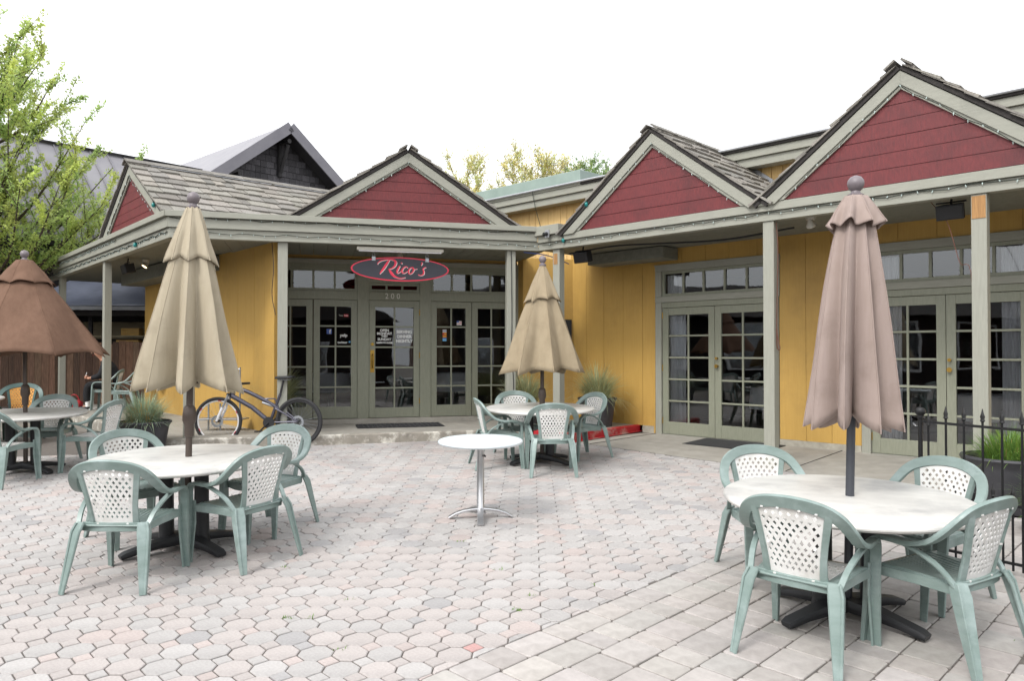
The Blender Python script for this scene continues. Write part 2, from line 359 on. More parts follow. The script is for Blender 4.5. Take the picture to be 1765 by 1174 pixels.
def tile(poly, dz, bev=.006, th=.03):
    """chamfered tile from a 2D outline centred on its own origin -> verts, faces"""
    cx = sum(p[0] for p in poly) / len(poly); cy = sum(p[1] for p in poly) / len(poly); n = len(poly)
    vs = []
    for p in poly: vs.append((p[0], p[1], -th))
    for p in poly: vs.append((p[0], p[1], -bev))
    for p in poly:
        d = math.hypot(p[0] - cx, p[1] - cy); k = max(.2, 1 - bev * 1.3 / max(d, .01))
        vs.append((cx + (p[0] - cx) * k, cy + (p[1] - cy) * k, 0))
    fs = []
    for r in (0, 1):
        for i in range(n): fs.append((r * n + i, r * n + (i + 1) % n, (r + 1) * n + (i + 1) % n, (r + 1) * n + i))
    fs.append(tuple(range(2 * n, 3 * n))); return [(a, b, c + dz) for a, b, c in vs], fs
def ptint():
    r = random.random(); k = R(.92, 1.07)
    if r < .58: return (k * 1.0, k * 1.0, k * 1.0)
    if r < .88: return (k * 1.02, k * .972, k * .957)
    if r < .95: return (k * 1.04, k * .94, k * .915)
    return (k * .86, k * .87, k * .89)
def visible(x, y):
    if y < 2.9: return False
    px = 882.5 + x / y * 1280; return -40 < px < 1805
rest_o = MB(); rest_s = MB(); near = []
def area(poly): return .5 * abs(sum(poly[i][0] * poly[(i + 1) % len(poly)][1] - poly[(i + 1) % len(poly)][0] * poly[i][1] for i in range(len(poly))))
rot = math.radians(-1.5); cr, sr = math.cos(rot), math.sin(rot)
for i in range(-70, 60):
    for j in range(0, 80):
        for kind in (0, 1):
            lx, ly = (i + .5 * kind) * P_, (j + .5 * kind) * P_
            x, y = lx * cr - ly * sr - .02, lx * sr + ly * cr + .6
            if not visible(x, y) or y > 13.2: continue
            if y - x < 3.9 or x + y > 12.3 or y > stepline(x) + .1: continue
            base = dia if kind else octo
            poly = [(x + (a * cr - b * sr), y + (a * sr + b * cr)) for a, b in base]
            full = len(poly)
            poly = clip(poly, (-.7071, .7071), 4.006 * .7071); 
            if len(poly) > 2: poly = clip(poly, (-.7071, -.7071), -8.55)
            if len(poly) > 2: poly = clip(poly, (.2588, -.9659), -11.22)
            if len(poly) < 3 or area(poly) < .0008: continue
            t = ptint()
            if abs(x + .20) < .09 and abs(y - 3.93) < .12 and kind: t = (1.12, .70, .68)
            near.append((y, kind, x, y, poly, t))
near.sort(key=lambda q: q[0])
cnt = [0, 0]; shared = {}
for _, kind, x, y, poly, t in near:
    dz = R(-.0025, .0025)
    whole = abs(area(poly) - area(dia if kind else octo)) < 1e-5
    if cnt[kind] < 290 and whole:
        cnt[kind] += 1
        key = (kind, tuple(round(c * 12) for c in t))
        if key not in shared:
            mb = MB(); v_, f_ = tile(dia if kind else octo, 0, .004); mb.add(v_, f_, t)
            shared[key] = mb.mesh('square_paver' if kind else 'octagonal_paver', M_paver)
        o = put('square_paver' if kind else 'octagonal_paver', shared[key], patio)
        o.location = (x, y, gz(y) + dz); o.rotation_euler = (SLOPE + R(-.006, .006), R(-.008, .008), rot)
    else:
        v_, f_ = tile([(a - x, b - y) for a, b in poly], 0, .004)
        (rest_s if kind else rest_o).add([(a + x, b + y, c + gz(b + y) + dz) for a, b, c in v_], f_, t)
tag(rest_o.build('octagonal_pavers', M_paver, patio), kind='stuff'); tag(rest_s.build('square_pavers', M_paver, patio), kind='stuff')
# tan slabs in rows along the 45 degree direction
NN = V((.7071, .7071, 0)); TT = V((.7071, -.7071, 0)); rest_t = MB(); cand = []
row = 4.0 * .7071; off = row
k = 0; tpos = -off
while tpos < 3.4:
    wdt = R(.2, .235); a = 1.2 + R(0, .2)
    while a < 8.6:
        ln = random.choice([.15, .17, .2, .23, .26, .3]) * R(.95, 1.05)
        c = NN * (a + ln / 2) + TT * (tpos + wdt / 2)
        if visible(c.x, c.y) and a + ln < 8.6: cand.append((c.y, a, ln, tpos, wdt, c))
        a += ln
    tpos += wdt
cand.sort(key=lambda q: q[0])
for idx, (_, a, ln, tp, wd_, c) in enumerate(cand):
    g = .0024; l2, w2 = ln / 2 - g, wd_ / 2 - g
    cs = [(l2 * R(.985, 1), w2 * R(.97, 1)) for _ in range(4)]; ch = .012
    loc = [(-cs[0][0] + ch, -cs[0][1]), (cs[1][0] - ch, -cs[1][1]), (cs[1][0], -cs[1][1] + ch), (cs[2][0], cs[2][1] - ch), (cs[2][0] - ch, cs[2][1]), (-cs[3][0] + ch, cs[3][1]), (-cs[3][0], cs[3][1] - ch), (-cs[0][0], -cs[0][1] + ch)]
    poly = [(NN.x * u - TT.x * v, NN.y * u - TT.y * v) for u, v in loc]
    kk = R(.88, 1.12); t = (kk * R(.99, 1.025), kk * R(.985, 1), kk * R(.965, .995)); dz = R(-.003, .003)
    v_, f_ = tile(poly, 0, .004)
    if idx < 290:
        mb = MB(); mb.add(v_, f_, t); o = put('stone_slab', mb.mesh('stone_slab', M_slab), patio)
        o.location = (c.x, c.y, gz(c.y) + dz); o.rotation_euler = (SLOPE + R(-.006, .006), R(-.006, .006), 0)
    else:
        rest_t.add([(p + c.x, q + c.y, r + gz(q + c.y) + dz) for p, q, r in v_], f_, t)
if rest_t.v: tag(rest_t.build('stone_slabs', M_slab, patio), kind='stuff')

wd_ = MB(); rw = random.Random(5)
for wx, wy, nn_ in ((-1.30, 4.33, 14), (-1.18, 4.33, 10), (.02, 4.45, 12), (-.40, 5.9, 8), (.12, 4.7, 6), (-.1, 5.2, 6), (-1.6, 5.25, 8), (-2.9, 4.1, 6), (-1.0, 4.62, 6), (.55, 4.9, 5), (-.9, 3.9, 5), (2.9, 4.15, 10), (2.72, 4.0, 8)):
    for _ in range(nn_):
        a = rw.uniform(0, 6.28); c = V((wx + rw.uniform(-.035, .035), wy + rw.uniform(-.012, .012), gz(wy) - .006)); l = rw.uniform(.012, .035); dd = V((math.cos(a) * .6, math.sin(a) * .6, 1)).normalized(); sd2 = V((-math.sin(a), math.cos(a), 0)) * .0035; k = rw.uniform(.8, 1.2)
        wd_.add([c - sd2, c + sd2, c + dd * l * .6 + sd2 * .8, c + dd * l, c + dd * l * .6 - sd2 * .8], [(0, 1, 2, 3, 4)], (k, k, k * .9))
tag(wd_.build('weeds', M_grassg), 'tiny green weeds growing in the paver joints', 'weeds', kind='stuff')
# concrete apron before the right wing, raised porch slab before the entrance and the left return
ap = MB()
a0, a1 = FA.p(-8.6, 1.74, 0), FA.p(2.2, 1.74, 0); b0, b1 = FA.p(-8.6, 0, 0), FA.p(2.2, 0, 0)
pts = []
NSEG = 12
for i in range(NSEG + 1):
    t = i / NSEG; pa = a0.lerp(a1, t); pb = b0.lerp(b1, t)
    pts += [(pa.x, pa.y, gz(pa.y) + .004), (pb.x, pb.y, .322)]
ap.add(pts, [(i * 2, i * 2 + 2, i * 2 + 3, i * 2 + 1) for i in range(NSEG)])
apron = tag(ap.build('concrete_apron', M_concrete), kind='structure')
for u in (-6.93, -3.95, -1.1):                                   # control joints
    mb = MB(); p0, p1 = FA.p(u, .02, .324), FA.p(u, 1.72, 0); p1.z = gz(p1.y) + .006; mb.tube([p0, p1], .006, 6); mb.build('control_joint', M_shdark, apron)
slab = MB()
outl = [FL.p(9.2, .05, 0), FL.p(-.02, .05, 0), FB.p(-1.98, 1.78, 0)]
c1 = V((.247, 11.70, 0)); c2 = V((.835, 11.115, 0)); c3 = V((2.13, 12.41, 0))
outl = [FL.p(9.2, .06, 0), FL.p(-.06, .06, 0), V((-2.0, (11.24 - .5176) / .9659, 0)), c1, c2, c3, V((1.3, 14.2, 0)), V((-4, 14.2, 0)), V((-6, 20, 0))]
slab.prism([(p.x, p.y, ZF) for p in outl], (0, 0, -.35))
slab = tag(slab.build('porch_slab', M_concrete, bevel=.012), kind='structure')
def kerb(p, q, name, m, z0=.02, z1=None, inn=.07, out=.012):
    p, q = V(p), V(q); d = (q - p).normalized(); n = V((d.y, -d.x, 0))
    mb = MB(); N = max(2, int((q - p).length / .12))
    top = []; 
    for i in range(N + 1):
        c = p.lerp(q, i / N); j = R(-.004, .004); zz = ZF + .004 + R(-.003, .001)
        mb.v += [tuple(c + n * (out + j) + V((0, 0, z0))), tuple(c + n * (out + j) + V((0, 0, zz - .015))), tuple(c + n * (out - .014 + j) + V((0, 0, zz))), tuple(c - n * inn + V((0, 0, zz)))]
    for i in range(N):
        for k in range(3): mb.f.append((i * 4 + k, i * 4 + k + 1, i * 4 + 4 + k + 1, i * 4 + 4 + k)); mb.t.append((1, 1, 1))
    mb.f = [tuple(reversed(f)) for f in mb.f]
    return mb.build(name, m, slab)
kerb(FL.p(-.06, .06, 0), c1, 'kerb', M_kerb); kerb(FL.p(9.2, .06, 0), FL.p(-.06, .06, 0), 'kerb', M_kerb); kerb(c1, c2, 'kerb', M_redpaint); kerb(c2, c3, 'kerb', M_redpaint)
mb = MB(); d = (c3 - c2).normalized(); n = V((d.y, -d.x, 0))
pts = [c2 + n * .02, c3 + n * .02, c3 + n * .08, c2 + n * .10]; mb.add([(p.x, p.y, gz(p.y) + .012 + .003 * (i > 1)) for i, p in enumerate(pts)], [(0, 1, 2, 3)]); mb.build('overspray', M_redpaint, slab)

# ================================================================== RESTAURANT BUILDING
BL = V((-.5, 13.6, ZF))
bld = thing('restaurant_building', 'yellow restaurant with red gables, grey-green posts and french doors around the patio', 'building', BL)
def part(mb, name, m, parent=None, **k): return mb.build(name, m, parent or bld, **k)
def dbox(F, a0, a1, b0, b1, z0, z1, name, m, parent=None, bevel=.004, **k):
    return MB().fbox(F, a0, a1, b0, b1, z0, z1).build(name, m, parent or bld, bevel=bevel, **k)

def siding(F, a0, a1, b, z0, z1, name='wall', pitch=.4, m=M_yellow, parent=None, th=.1, wide=(.3, .42)):
    """a wall sheet with separate upright boards on it"""
    wl = dbox(F, a0, a1, b - th, b - .014, z0, z1, name, m, parent, 0)
    a = a0
    while a < a1 - .02:
        w_ = R(*wide); e = min(a + w_, a1)
        if a1 - e < .08: e = a1
        MB().fbox(F, a + .0025, e - .0025, b - .016, b + R(-.001, .001), z0, z1).build('board', m, wl)
        a = e
    return wl
# --- entrance front (FB): yellow sides proud of the recessed storefront
siding(FB, -1.0, -.80, .34, ZF, 3.33, 'pilaster', m=M_yellow, wide=(.1, .12), th=.34)
siding(FB, 3.60, 4.56, .34, ZF, 3.33, 'pilaster', m=M_yellow, th=.34, wide=(.28, .36))
dbox(FB, -.80, 3.60, -.12, -.04, 3.2, 3.4, 'wall', M_yellow)
dbox(FB, -.82, 3.62, -.10, .10, ZF - .02, .512, 'door_sill', M_concrete, bevel=.008)

def leaf(F, a0, a1, z0, z1, b, name='french_door', cols=2, rows=5, stile=.105, top=.115, bot=.2, hinge=0, th=.045):
    """a glazed door leaf: stiles and rails, muntins, a separate pane in every light"""
    d = MB()
    d.fbox(F, a0, a0 + stile, b - th, b, z0, z1); d.fbox(F, a1 - stile, a1, b - th, b, z0, z1)
    d.fbox(F, a0 + stile, a1 - stile, b - th, b - .0015, z0, z0 + bot); d.fbox(F, a0 + stile, a1 - stile, b - th, b - .0015, z1 - top, z1)
    door = part(d, name, M_door, bevel=.003)
    ga0, ga1, gz0, gz1 = a0 + stile, a1 - stile, z0 + bot, z1 - top; mt = .028
    cw = (ga1 - ga0 - mt * (cols - 1)) / cols; rh = (gz1 - gz0 - mt * (rows - 1)) / rows
    m_ = MB()
    for i in range(1, cols): x = ga0 + i * (cw + mt); m_.fbox(F, x - mt, x, b - th + .006, b - .007, gz0, gz1)
    for j in range(1, rows): z = gz0 + j * (rh + mt); m_.fbox(F, ga0, ga1, b - th + .007, b - .008, z - mt, z)
    part(m_, 'muntins', M_door, door, bevel=.003)
    for i in range(cols):
        for j in range(rows):
            x = ga0 + i * (cw + mt); z = gz0 + j * (rh + mt)
            mb = MB(); o = F.p(x, b - .026, z); mb.add([o, o + F.u * cw, o + F.u * cw + V((0, 0, rh)), o + V((0, 0, rh))], [(0, 1, 2, 3)])
            part(mb, 'pane', M_glass, door)
    return door, (ga0, ga1, gz0, gz1, cw, rh, mt)
def transom(F, a0, a1, z0, z1, b, n, name='transom_window', fr=.045, gaps=None, m=M_door):
    d = MB()
    d.fbox(F, a0, a0 + fr, b - .05, b, z0, z1); d.fbox(F, a1 - fr, a1, b - .05, b, z0, z1)
    d.fbox(F, a0 + fr, a1 - fr, b - .05, b - .002, z0, z0 + fr); d.fbox(F, a0 + fr, a1 - fr, b - .05, b - .002, z1 - fr, z1)
    w_ = (a1 - a0 - 2 * fr - .035 * (n - 1)) / n
    for i in range(1, n): x = a0 + fr + i * (w_ + .035); d.fbox(F, x - .035, x, b - .05, b - .006, z0 + fr, z1 - fr)
    t = part(d, name, m, bevel=.003)
    for i in range(n):
        x = a0 + fr + i * (w_ + .035); o = F.p(x, b - .03, z0 + fr)
        mb = MB(); mb.add([o, o + F.u * w_, o + F.u * w_ + V((0, 0, z1 - z0 - 2 * fr)), o + V((0, 0, z1 - z0 - 2 * fr))], [(0, 1, 2, 3)]); part(mb, 'pane', M_glass, t)
    return t
Z0 = .52; ZD = 2.55
# frame of the storefront
for a, b_ in ((-.80, -.737), (.737, .932), (1.812, 2.008), (3.47, 3.60)):
    dbox(FB, a, b_, -.08, .0, .512, 3.2, 'mullion', M_door)
for a, b_ in ((-.737, .737), (.932, 1.812), (2.008, 3.47)): dbox(FB, a, b_, -.08, -.004, ZD + .006, 2.70, 'header', M_door)
for a, b_ in ((-.737, .737), (2.008, 3.47)): dbox(FB, a, b_, -.08, -.004, 3.09, 3.2, 'header', M_door)
dbox(FB, .932, 1.812, -.08, -.004, 2.86, 3.2, 'header', M_door)
dbox(FB, -.83, 3.63, -.002, .022, 3.17, 3.245, 'head_trim', M_trim)
dbox(FB, -.83, -.775, .001, .022, .52, 3.168, 'side_trim', M_trimv); dbox(FB, 3.545, 3.63, .001, .024, .52, 3.168, 'side_trim', M_trimv)
doorinfo = []
for a, b_ in ((-.735, -.008), (.006, .735), (2.01, 2.742), (2.752, 3.468)): doorinfo.append(leaf(FB, a, b_, Z0, ZD, -.02))
fd, fi = leaf(FB, .936, 1.808, Z0, ZD, -.012, 'front_door', bot=.17)
transom(FB, -.735, .735, 2.702, 3.088, -.015, 4); transom(FB, 2.01, 3.468, 2.702, 3.088, -.015, 4); transom(FB, .934, 1.81, 2.702, 2.858, -.03, 3)
# brass pull and deadbolt on the front door
mb = MB(); mb.fbox(FB, .955, 1.025, -.012, -.006, 1.30, 1.69); hd = part(mb, 'handle', M_brass, fd, bevel=.003)
mb = MB(); mb.tube([FB.p(.99, -.005, 1.62), FB.p(.99, .045, 1.60), FB.p(.99, .05, 1.5), FB.p(.99, .045, 1.40), FB.p(.99, -.005, 1.38)], .011, 8); part(mb, 'handle_grip', M_brass, fd, smooth=True)
mb = MB(); mb.tube([FB.p(.99, -.014, 1.79), FB.p(.99, .012, 1.79)], [.03, .024], 14); part(mb, 'deadbolt', M_brass, fd, smooth=True)
for z in (.75, 1.55, 2.3):
    mb = MB(); mb.tube([FB.p(1.808, -.005, z), FB.p(1.808, -.005, z + .1)], .009, 8); part(mb, 'hinge', M_brass, fd)

def text(s, size, F, a, z, b, m, parent, name='lettering', bold=0.0, ext=.002, sx=1.0, align='CENTER', shear=0.0):
    cu = bpy.data.curves.new(name, 'FONT'); cu.body = s; cu.size = size; cu.align_x = align; cu.align_y = 'CENTER'; cu.extrude = ext; cu.offset = bold; cu.shear = shear
    cu.resolution_u = 3
    o = bpy.data.objects.new(name, cu); C.objects.link(o); bpy.context.view_layer.update()
    me = bpy.data.meshes.new_from_object(o.evaluated_get(bpy.context.evaluated_depsgraph_get()))
    bpy.data.objects.remove(o); bpy.data.curves.remove(cu)
    for q in me.vertices:
        c = q.co; w_ = F.p(a + c.x * sx, b + c.z, z + c.y); q.co = w_
    me.materials.clear(); me.materials.append(m); me.name = name
    if parent is None: return me
    return put(name, me, parent)
text('2 0 0', .135, FB, 1.335, 2.625, .0, M_numeral, bld, 'house_number', bold=-.001, sx=.95)
# vinyl lettering on the glass of the front door
ga0, ga1, gz0, gz1, cw, rh, mt = fi
cxL, cxR = ga0 + cw / 2, ga0 + cw * 1.5 + mt; zr = gz0 + 3 * (rh + mt) + rh
gb = -.036
for s, dz, sz in (('OPEN', .05, .062), ('MONDAY', .105, .062), ('THRU', .15, .042), ('SUNDAY', .205, .062), ('5:00PM TO CLOSE', .265, .036)):
    text(s, sz, FB, cxL, zr - dz, gb, M_paper, fd, bold=.0022, sx=.95)
for s, dz in (('SERVING', .075), ('DINNER', .155), ('NIGHTLY', .235)): text(s, .072, FB, cxR, zr - dz, gb, M_paper, fd, bold=.003, sx=.95)
def sticker(F, a, z, w_, h, m, parent, b=gb, name='sticker'):
    return part(MB().fbox(F, a - w_ / 2, a + w_ / 2, b - .001, b + .001, z - h / 2, z + h / 2), name, m, parent)
d1, i1 = doorinfo[1]; g0, g1, q0, q1, cw1, rh1, mt1 = i1; xL, xR = g0 + cw1 / 2, g0 + 1.5 * cw1 + mt1
zt = lambda r, f: q0 + r * (rh1 + mt1) + rh1 * f
sticker(FB, xL + .03, zt(3, .75), .085, .085, M_blue, d1, -.046); text('f', .1, FB, xL + .045, zt(3, .74), -.043, M_paper, d1, bold=.002)
text('You', .04, FB, xR - .05, zt(4, .53), -.044, M_ltgrey, d1); sticker(FB, xR + .04, zt(4, .53), .075, .042, M_redv, d1, -.046); text('Tube', .034, FB, xR + .04, zt(4, .53), -.043, M_paper, d1)
text('yelp', .075, FB, xR, zt(3, .55), -.044, M_paper, d1, bold=.002); text('twitter', .058, FB, xR - .02, zt(3, .17), -.044, M_paper, d1, bold=.0015); sticker(FB, xR + .1, zt(3, .2), .03, .03, M_lblue, d1, -.046)
d2, i2 = doorinfo[2]; g0, g1, q0, q1, cw1, rh1, mt1 = i2; xL, xR = g0 + cw1 / 2, g0 + 1.5 * cw1 + mt1
sticker(FB, xR + .01, zt(4, .18), .09, .075, M_paper, d2, -.046, 'flag_sticker'); sticker(FB, xR - .015, zt(4, .26), .04, .035, M_blue, d2, -.044, 'flag_canton')
for r_ in (.06, .14, .22): sticker(FB, xR + (.01 if r_ < .1 else .03), zt(4, .18) - .03 + r_ * .25, .085 if r_ < .1 else .045, .008, M_redv, d2, -.0442, 'flag_stripe')
for z_, m_ in ((.82, M_paper), (.66, M_orange), (.49, M_orange), (.33, M_lblue)): sticker(FB, xL + .02, zt(3, z_), .07, .045, m_, d2, -.046)
sticker(FB, xL, zt(3, .66), .03, .03, M_redv, d2, -.0442); sticker(FB, xL + .02, zt(3, .43), .07, .018, M_blue, d2, -.0442); sticker(FB, xL + .02, zt(3, .82), .07, .014, M_blue, d2, -.0442)

# --- right wing (FA)
ZA = .327; ZAD = 2.367
def doorset(u0, u1, mid, curtains):
    for a, b_ in ((u0 - .115, u0), (u1, u1 + .115)): dbox(FA, a, b_, -.06, .022, ZA - .02, 2.46, 'side_trim', M_trimv)
    dbox(FA, u0 - .13, u1 + .13, -.06, .026, 2.462, 2.555, 'head_trim', M_trim)
    dbox(FA, u0, u1, -.06, .0, ZAD + .006, 2.460, 'header', M_door)
    for a, b_ in ((u0 - .13, u0 + .0), (u1 + .0, u1 + .13)): dbox(FA, a, b_, -.06, .024, 2.557, 2.965, 'side_trim', M_trimv)
    dbox(FA, u0 - .135, u1 + .135, -.06, .028, 2.967, 3.075, 'head_trim', M_trim)
    dbox(FA, u0, u1, -.1, -.01, ZA - .02, ZA, 'door_sill', M_trim)
    r = [leaf(FA, u0 + .004, mid - .003, ZA + .006, ZAD, -.015, bot=.2), leaf(FA, mid + .003, u1 - .004, ZA + .006, ZAD, -.015, bot=.2)]
    transom(FA, u0 + .002, u1 - .002, 2.557, 2.965, -.005, 5)
    dr = r[1][0]
    for z, rr in ((1.56, .022), (1.44, .03)):
        mb = MB(); mb.tube([FA.p(mid + .045, -.02, z), FA.p(mid + .045, .02, z), FA.p(mid + .045, .035, z)], [rr * .7, rr * .7, rr], 12); part(mb, 'knob', M_brass, dr, smooth=True)
    for z in (.5, 1.35, 2.2):
        mb = MB(); mb.tube([FA.p(u0 + .004, -.008, z), FA.p(u0 + .004, -.008, z + .1)], .008, 8); part(mb, 'hinge', M_brass, r[0][0])
    return r
ds1 = doorset(-6.817, -4.95, -5.873, 0); ds2 = doorset(-3.578, -1.81, -2.696, 1)
siding(FA, -8.76, -6.932, .0, ZF, 3.42, pitch=.4, wide=(.36, .42)); siding(FA, -6.94, -4.83, .0, 3.076, 3.42, wide=(.4, .5))
siding(FA, -4.83, -3.70, .0, .41, 3.42, wide=(.33, .4)); siding(FA, -3.71, -1.68, .0, 3.076, 3.42, wide=(.4, .5)); siding(FA, -1.68, 2.0, .0, .41, 3.42, wide=(.36, .42))
dbox(FA, -6.955, -6.93, .0, .035, .33, 3.05, 'corner_strip', M_yellow)
for a, b_ in ((-4.83, -3.70), (-1.68, 2.0)): dbox(FA, a, b_, -.1, .014, .2, .408, 'foundation', M_stem, bevel=.006)
dbox(FA, -7.2, -6.93, -.1, .012, .2, .438, 'foundation', M_stem, bevel=.006)
# --- left return
siding(FL, -.35, 6.2, -1.40, ZF, 3.33, wide=(.3, .42))
dbox(FL, -.36, -.33, -1.6, -1.384, ZF, 3.3, 'corner_strip', M_yellow)
dbox(FL, 1.9, 6.3, -1.62, -.95, 3.06, 3.31, 'bulkhead', M_soffit); dbox(FA, -8.0, -6.5, .02, .45, 3.13, 3.31, 'bulkhead', M_soffit)

# --- interior rooms seen through the glass
mb = MB()
def room(F, a0, a1, b0, b1, z0, z1):
    for q in ((a0, a1, b0 - .05, b0, z0, z1), (a0 - .05, a0, b0, b1, z0, z1), (a1, a1 + .05, b0, b1, z0, z1), (a0, a1, b0, b1, z1, z1 + .05)): mb.fbox(F, *q)
room(FB, -1.2, 3.55, -5.5, -.12, .45, 3.3); room(FA, -7.6, .5, -5.5, -.11, .3, 3.2)
part(mb, 'interior', M_interior)
mb = MB(); mb.fbox(FB, -1.2, 3.55, -5.5, -.1, .40, .5); mb.fbox(FA, -7.6, .5, -5.5, -.1, .22, .32); part(mb, 'interior_floor', M_intfloor)
def curtain(F, a0, a1, z0, z1, b, name='curtain'):
    n = 36; vs = []; 
    for j in range(2):
        for i in range(n + 1):
            t = i / n; vs.append(F.p(a0 + (a1 - a0) * t, b + .014 * math.sin(t * 40) + .006 * math.sin(t * 17), z0 if j == 0 else z1))
    mb = MB(); mb.add(vs, [(i, i + 1, i + n + 2, i + n + 1) for i in range(n)]); return part(mb, name, M_curtain, smooth=True)
curtain(FA, -6.76, -6.42, ZA + .05, 2.9, -.085); curtain(FA, -2.12, -1.84, ZA + .05, 2.9, -.085); curtain(FA, -3.5, -3.22, ZA + .05, 2.9, -.085)
def insidetable(F, a, b, z, where):
    t = thing('dining_table', 'dim cloth-covered dining table seen through the ' + where, 'table', F.p(a, b, z), group='tables inside the restaurant')
    mb = MB(); n = 28; pr = [(.43, .40), (.42, .55), (.405, .72), (.40, .75), (.2, .752)]
    mb.lathe(pr, n); mb.build('tablecloth', M_curtain, t, smooth=True, local=True)
    mb = MB(); mb.lathe([(.2, 0), (.2, .03), (.04, .05), (.04, .7)], 12); mb.build('pedestal', M_black, t, local=True)
    return t
for a, b_, w_ in ((.3, -1.6, 'left entrance doors'), (2.6, -1.3, 'right entrance doors')): insidetable(FB, a, b_, .5, w_)
for a, b_, w_ in ((-5.6, -1.5, 'french doors left of the middle post'), (-2.6, -1.6, 'french doors behind the taupe umbrella')): insidetable(FA, a, b_, .32, w_)

# --- posts
def post(F, u, b, z0, z1=3.27, w_=.14, d_=.12):
    return MB().fbox(F, u - w_ / 2, u + w_ / 2, b - d_, b, z0, z1).build('post', M_trimv, bld, bevel=.006)
uB = lambda x, y: x * Bd[0] + y * Bd[1]
post(FB, uB(-3.37, 10.9), 1.66, ZF); post(FB, uB(-.02, 11.8), 1.66, ZF); post(FB, uB(-4.74, 10.64) + .12, 1.66, ZF)
uA = lambda x, y: (x - y) * .7071
pk = post(FA, uA(.73, 11.64), 1.58, ZF); p2 = post(FA, uA(3.17, 9.13), 1.6, .2, w_=.14); p3 = post(FA, uA(4.76, 7.54), 1.6, .18); 
post(FA, uA(4.76, 7.54) + 3.2, 1.6, .1)
post(FL, 3.77, -.04, ZF); post(FL, 7.53, -.04, ZF)
u3 = uA(4.76, 7.54); dbox(FA, u3 - .062, u3 + .062, 1.6, 1.606, 3.02, 3.25, 'bare_patch', M_rawwood, p3, 0)
u1 = uA(.73, 11.64); dbox(FA, u1 - .05, u1 + .03, 1.58, 1.584, 3.03, 3.2, 'bare_patch', M_rawwood, pk, 0)

# --- soffits and porch roof deck
z_s = 3.31
nb = 26
for i in range(nb):
    a = -1.93 + i * .215; MB().fbox(FB, a + .003, a + .212, -.05, 1.62, z_s, z_s + .02).build('soffit_board', M_soffit, bld)
mb = MB(); mb.fbox(FA, -8.3, 2.2, -.02, 1.52, 3.325, 3.345); part(mb, 'soffit', M_soffit)
mb = MB(); mb.fbox(FL, .05, 9.0, -1.7, -.1, 3.336, 3.356); part(mb, 'soffit', M_soffit)
mb = MB(); mb.prism([FL.p(.05, -.1, 3.337), FB.p(-1.93, 1.62, 3.337), FB.p(-1.93, -.3, 3.337), FL.p(.05, -2.4, 3.337)], (0, 0, .02)); part(mb, 'soffit', M_soffit)
mb = MB(); mb.fbox(FB, -1.9, 3.3, -3.2, 1.6, 3.42, 3.47); part(mb, 'roof_deck', M_shdark)
mb = MB(); mb.fbox(FA, -8.3, 2.2, -.2, 1.5, 3.40, 3.44); part(mb, 'roof_deck', M_shdark)
mb = MB(); mb.fbox(FL, .1, 9.0, -3.4, -.12, 3.48, 3.52); mb.prism([FL.p(.1, -.12, 3.48), FB.p(-1.9, 1.6, 3.48), FB.p(-1.9, -1, 3.48), FL.p(.1, -3, 3.48)], (0, 0, .03)); part(mb, 'roof_deck', M_shdark)

# --- fascias: stepped boards
kA = -8.054
miters = dict()
def fascia(F, a0, a1, b, levels, ext0=0, ext1=0):
    for (z0, z1, out, bk) in levels:
        MB().fbox(F, a0 - out * ext0, a1 + out * ext1, b + out - bk, b + out, z0, z1).build('fascia_board', M_trim, bld, bevel=.004)
LV = [(3.27, 3.412, 0, .12), (3.415, 3.56, .035, .13), (3.563, 3.645, .085, .18)]
LA = [(3.27, 3.383, 0, .12), (3.386, 3.49, .035, .13)]
fascia(FB, -1.962, 3.462, 1.72, LV, .45, -.57)
fascia(FL, 0, 9.1, 0, LV, .45, 0)
fascia(FA, kA, 2.2, 1.62, LA, -.57, 0)
dbox(FA, kA - .03, kA + .50, 1.5, 1.712, 3.493, 3.64, 'fascia_board', M_trim)

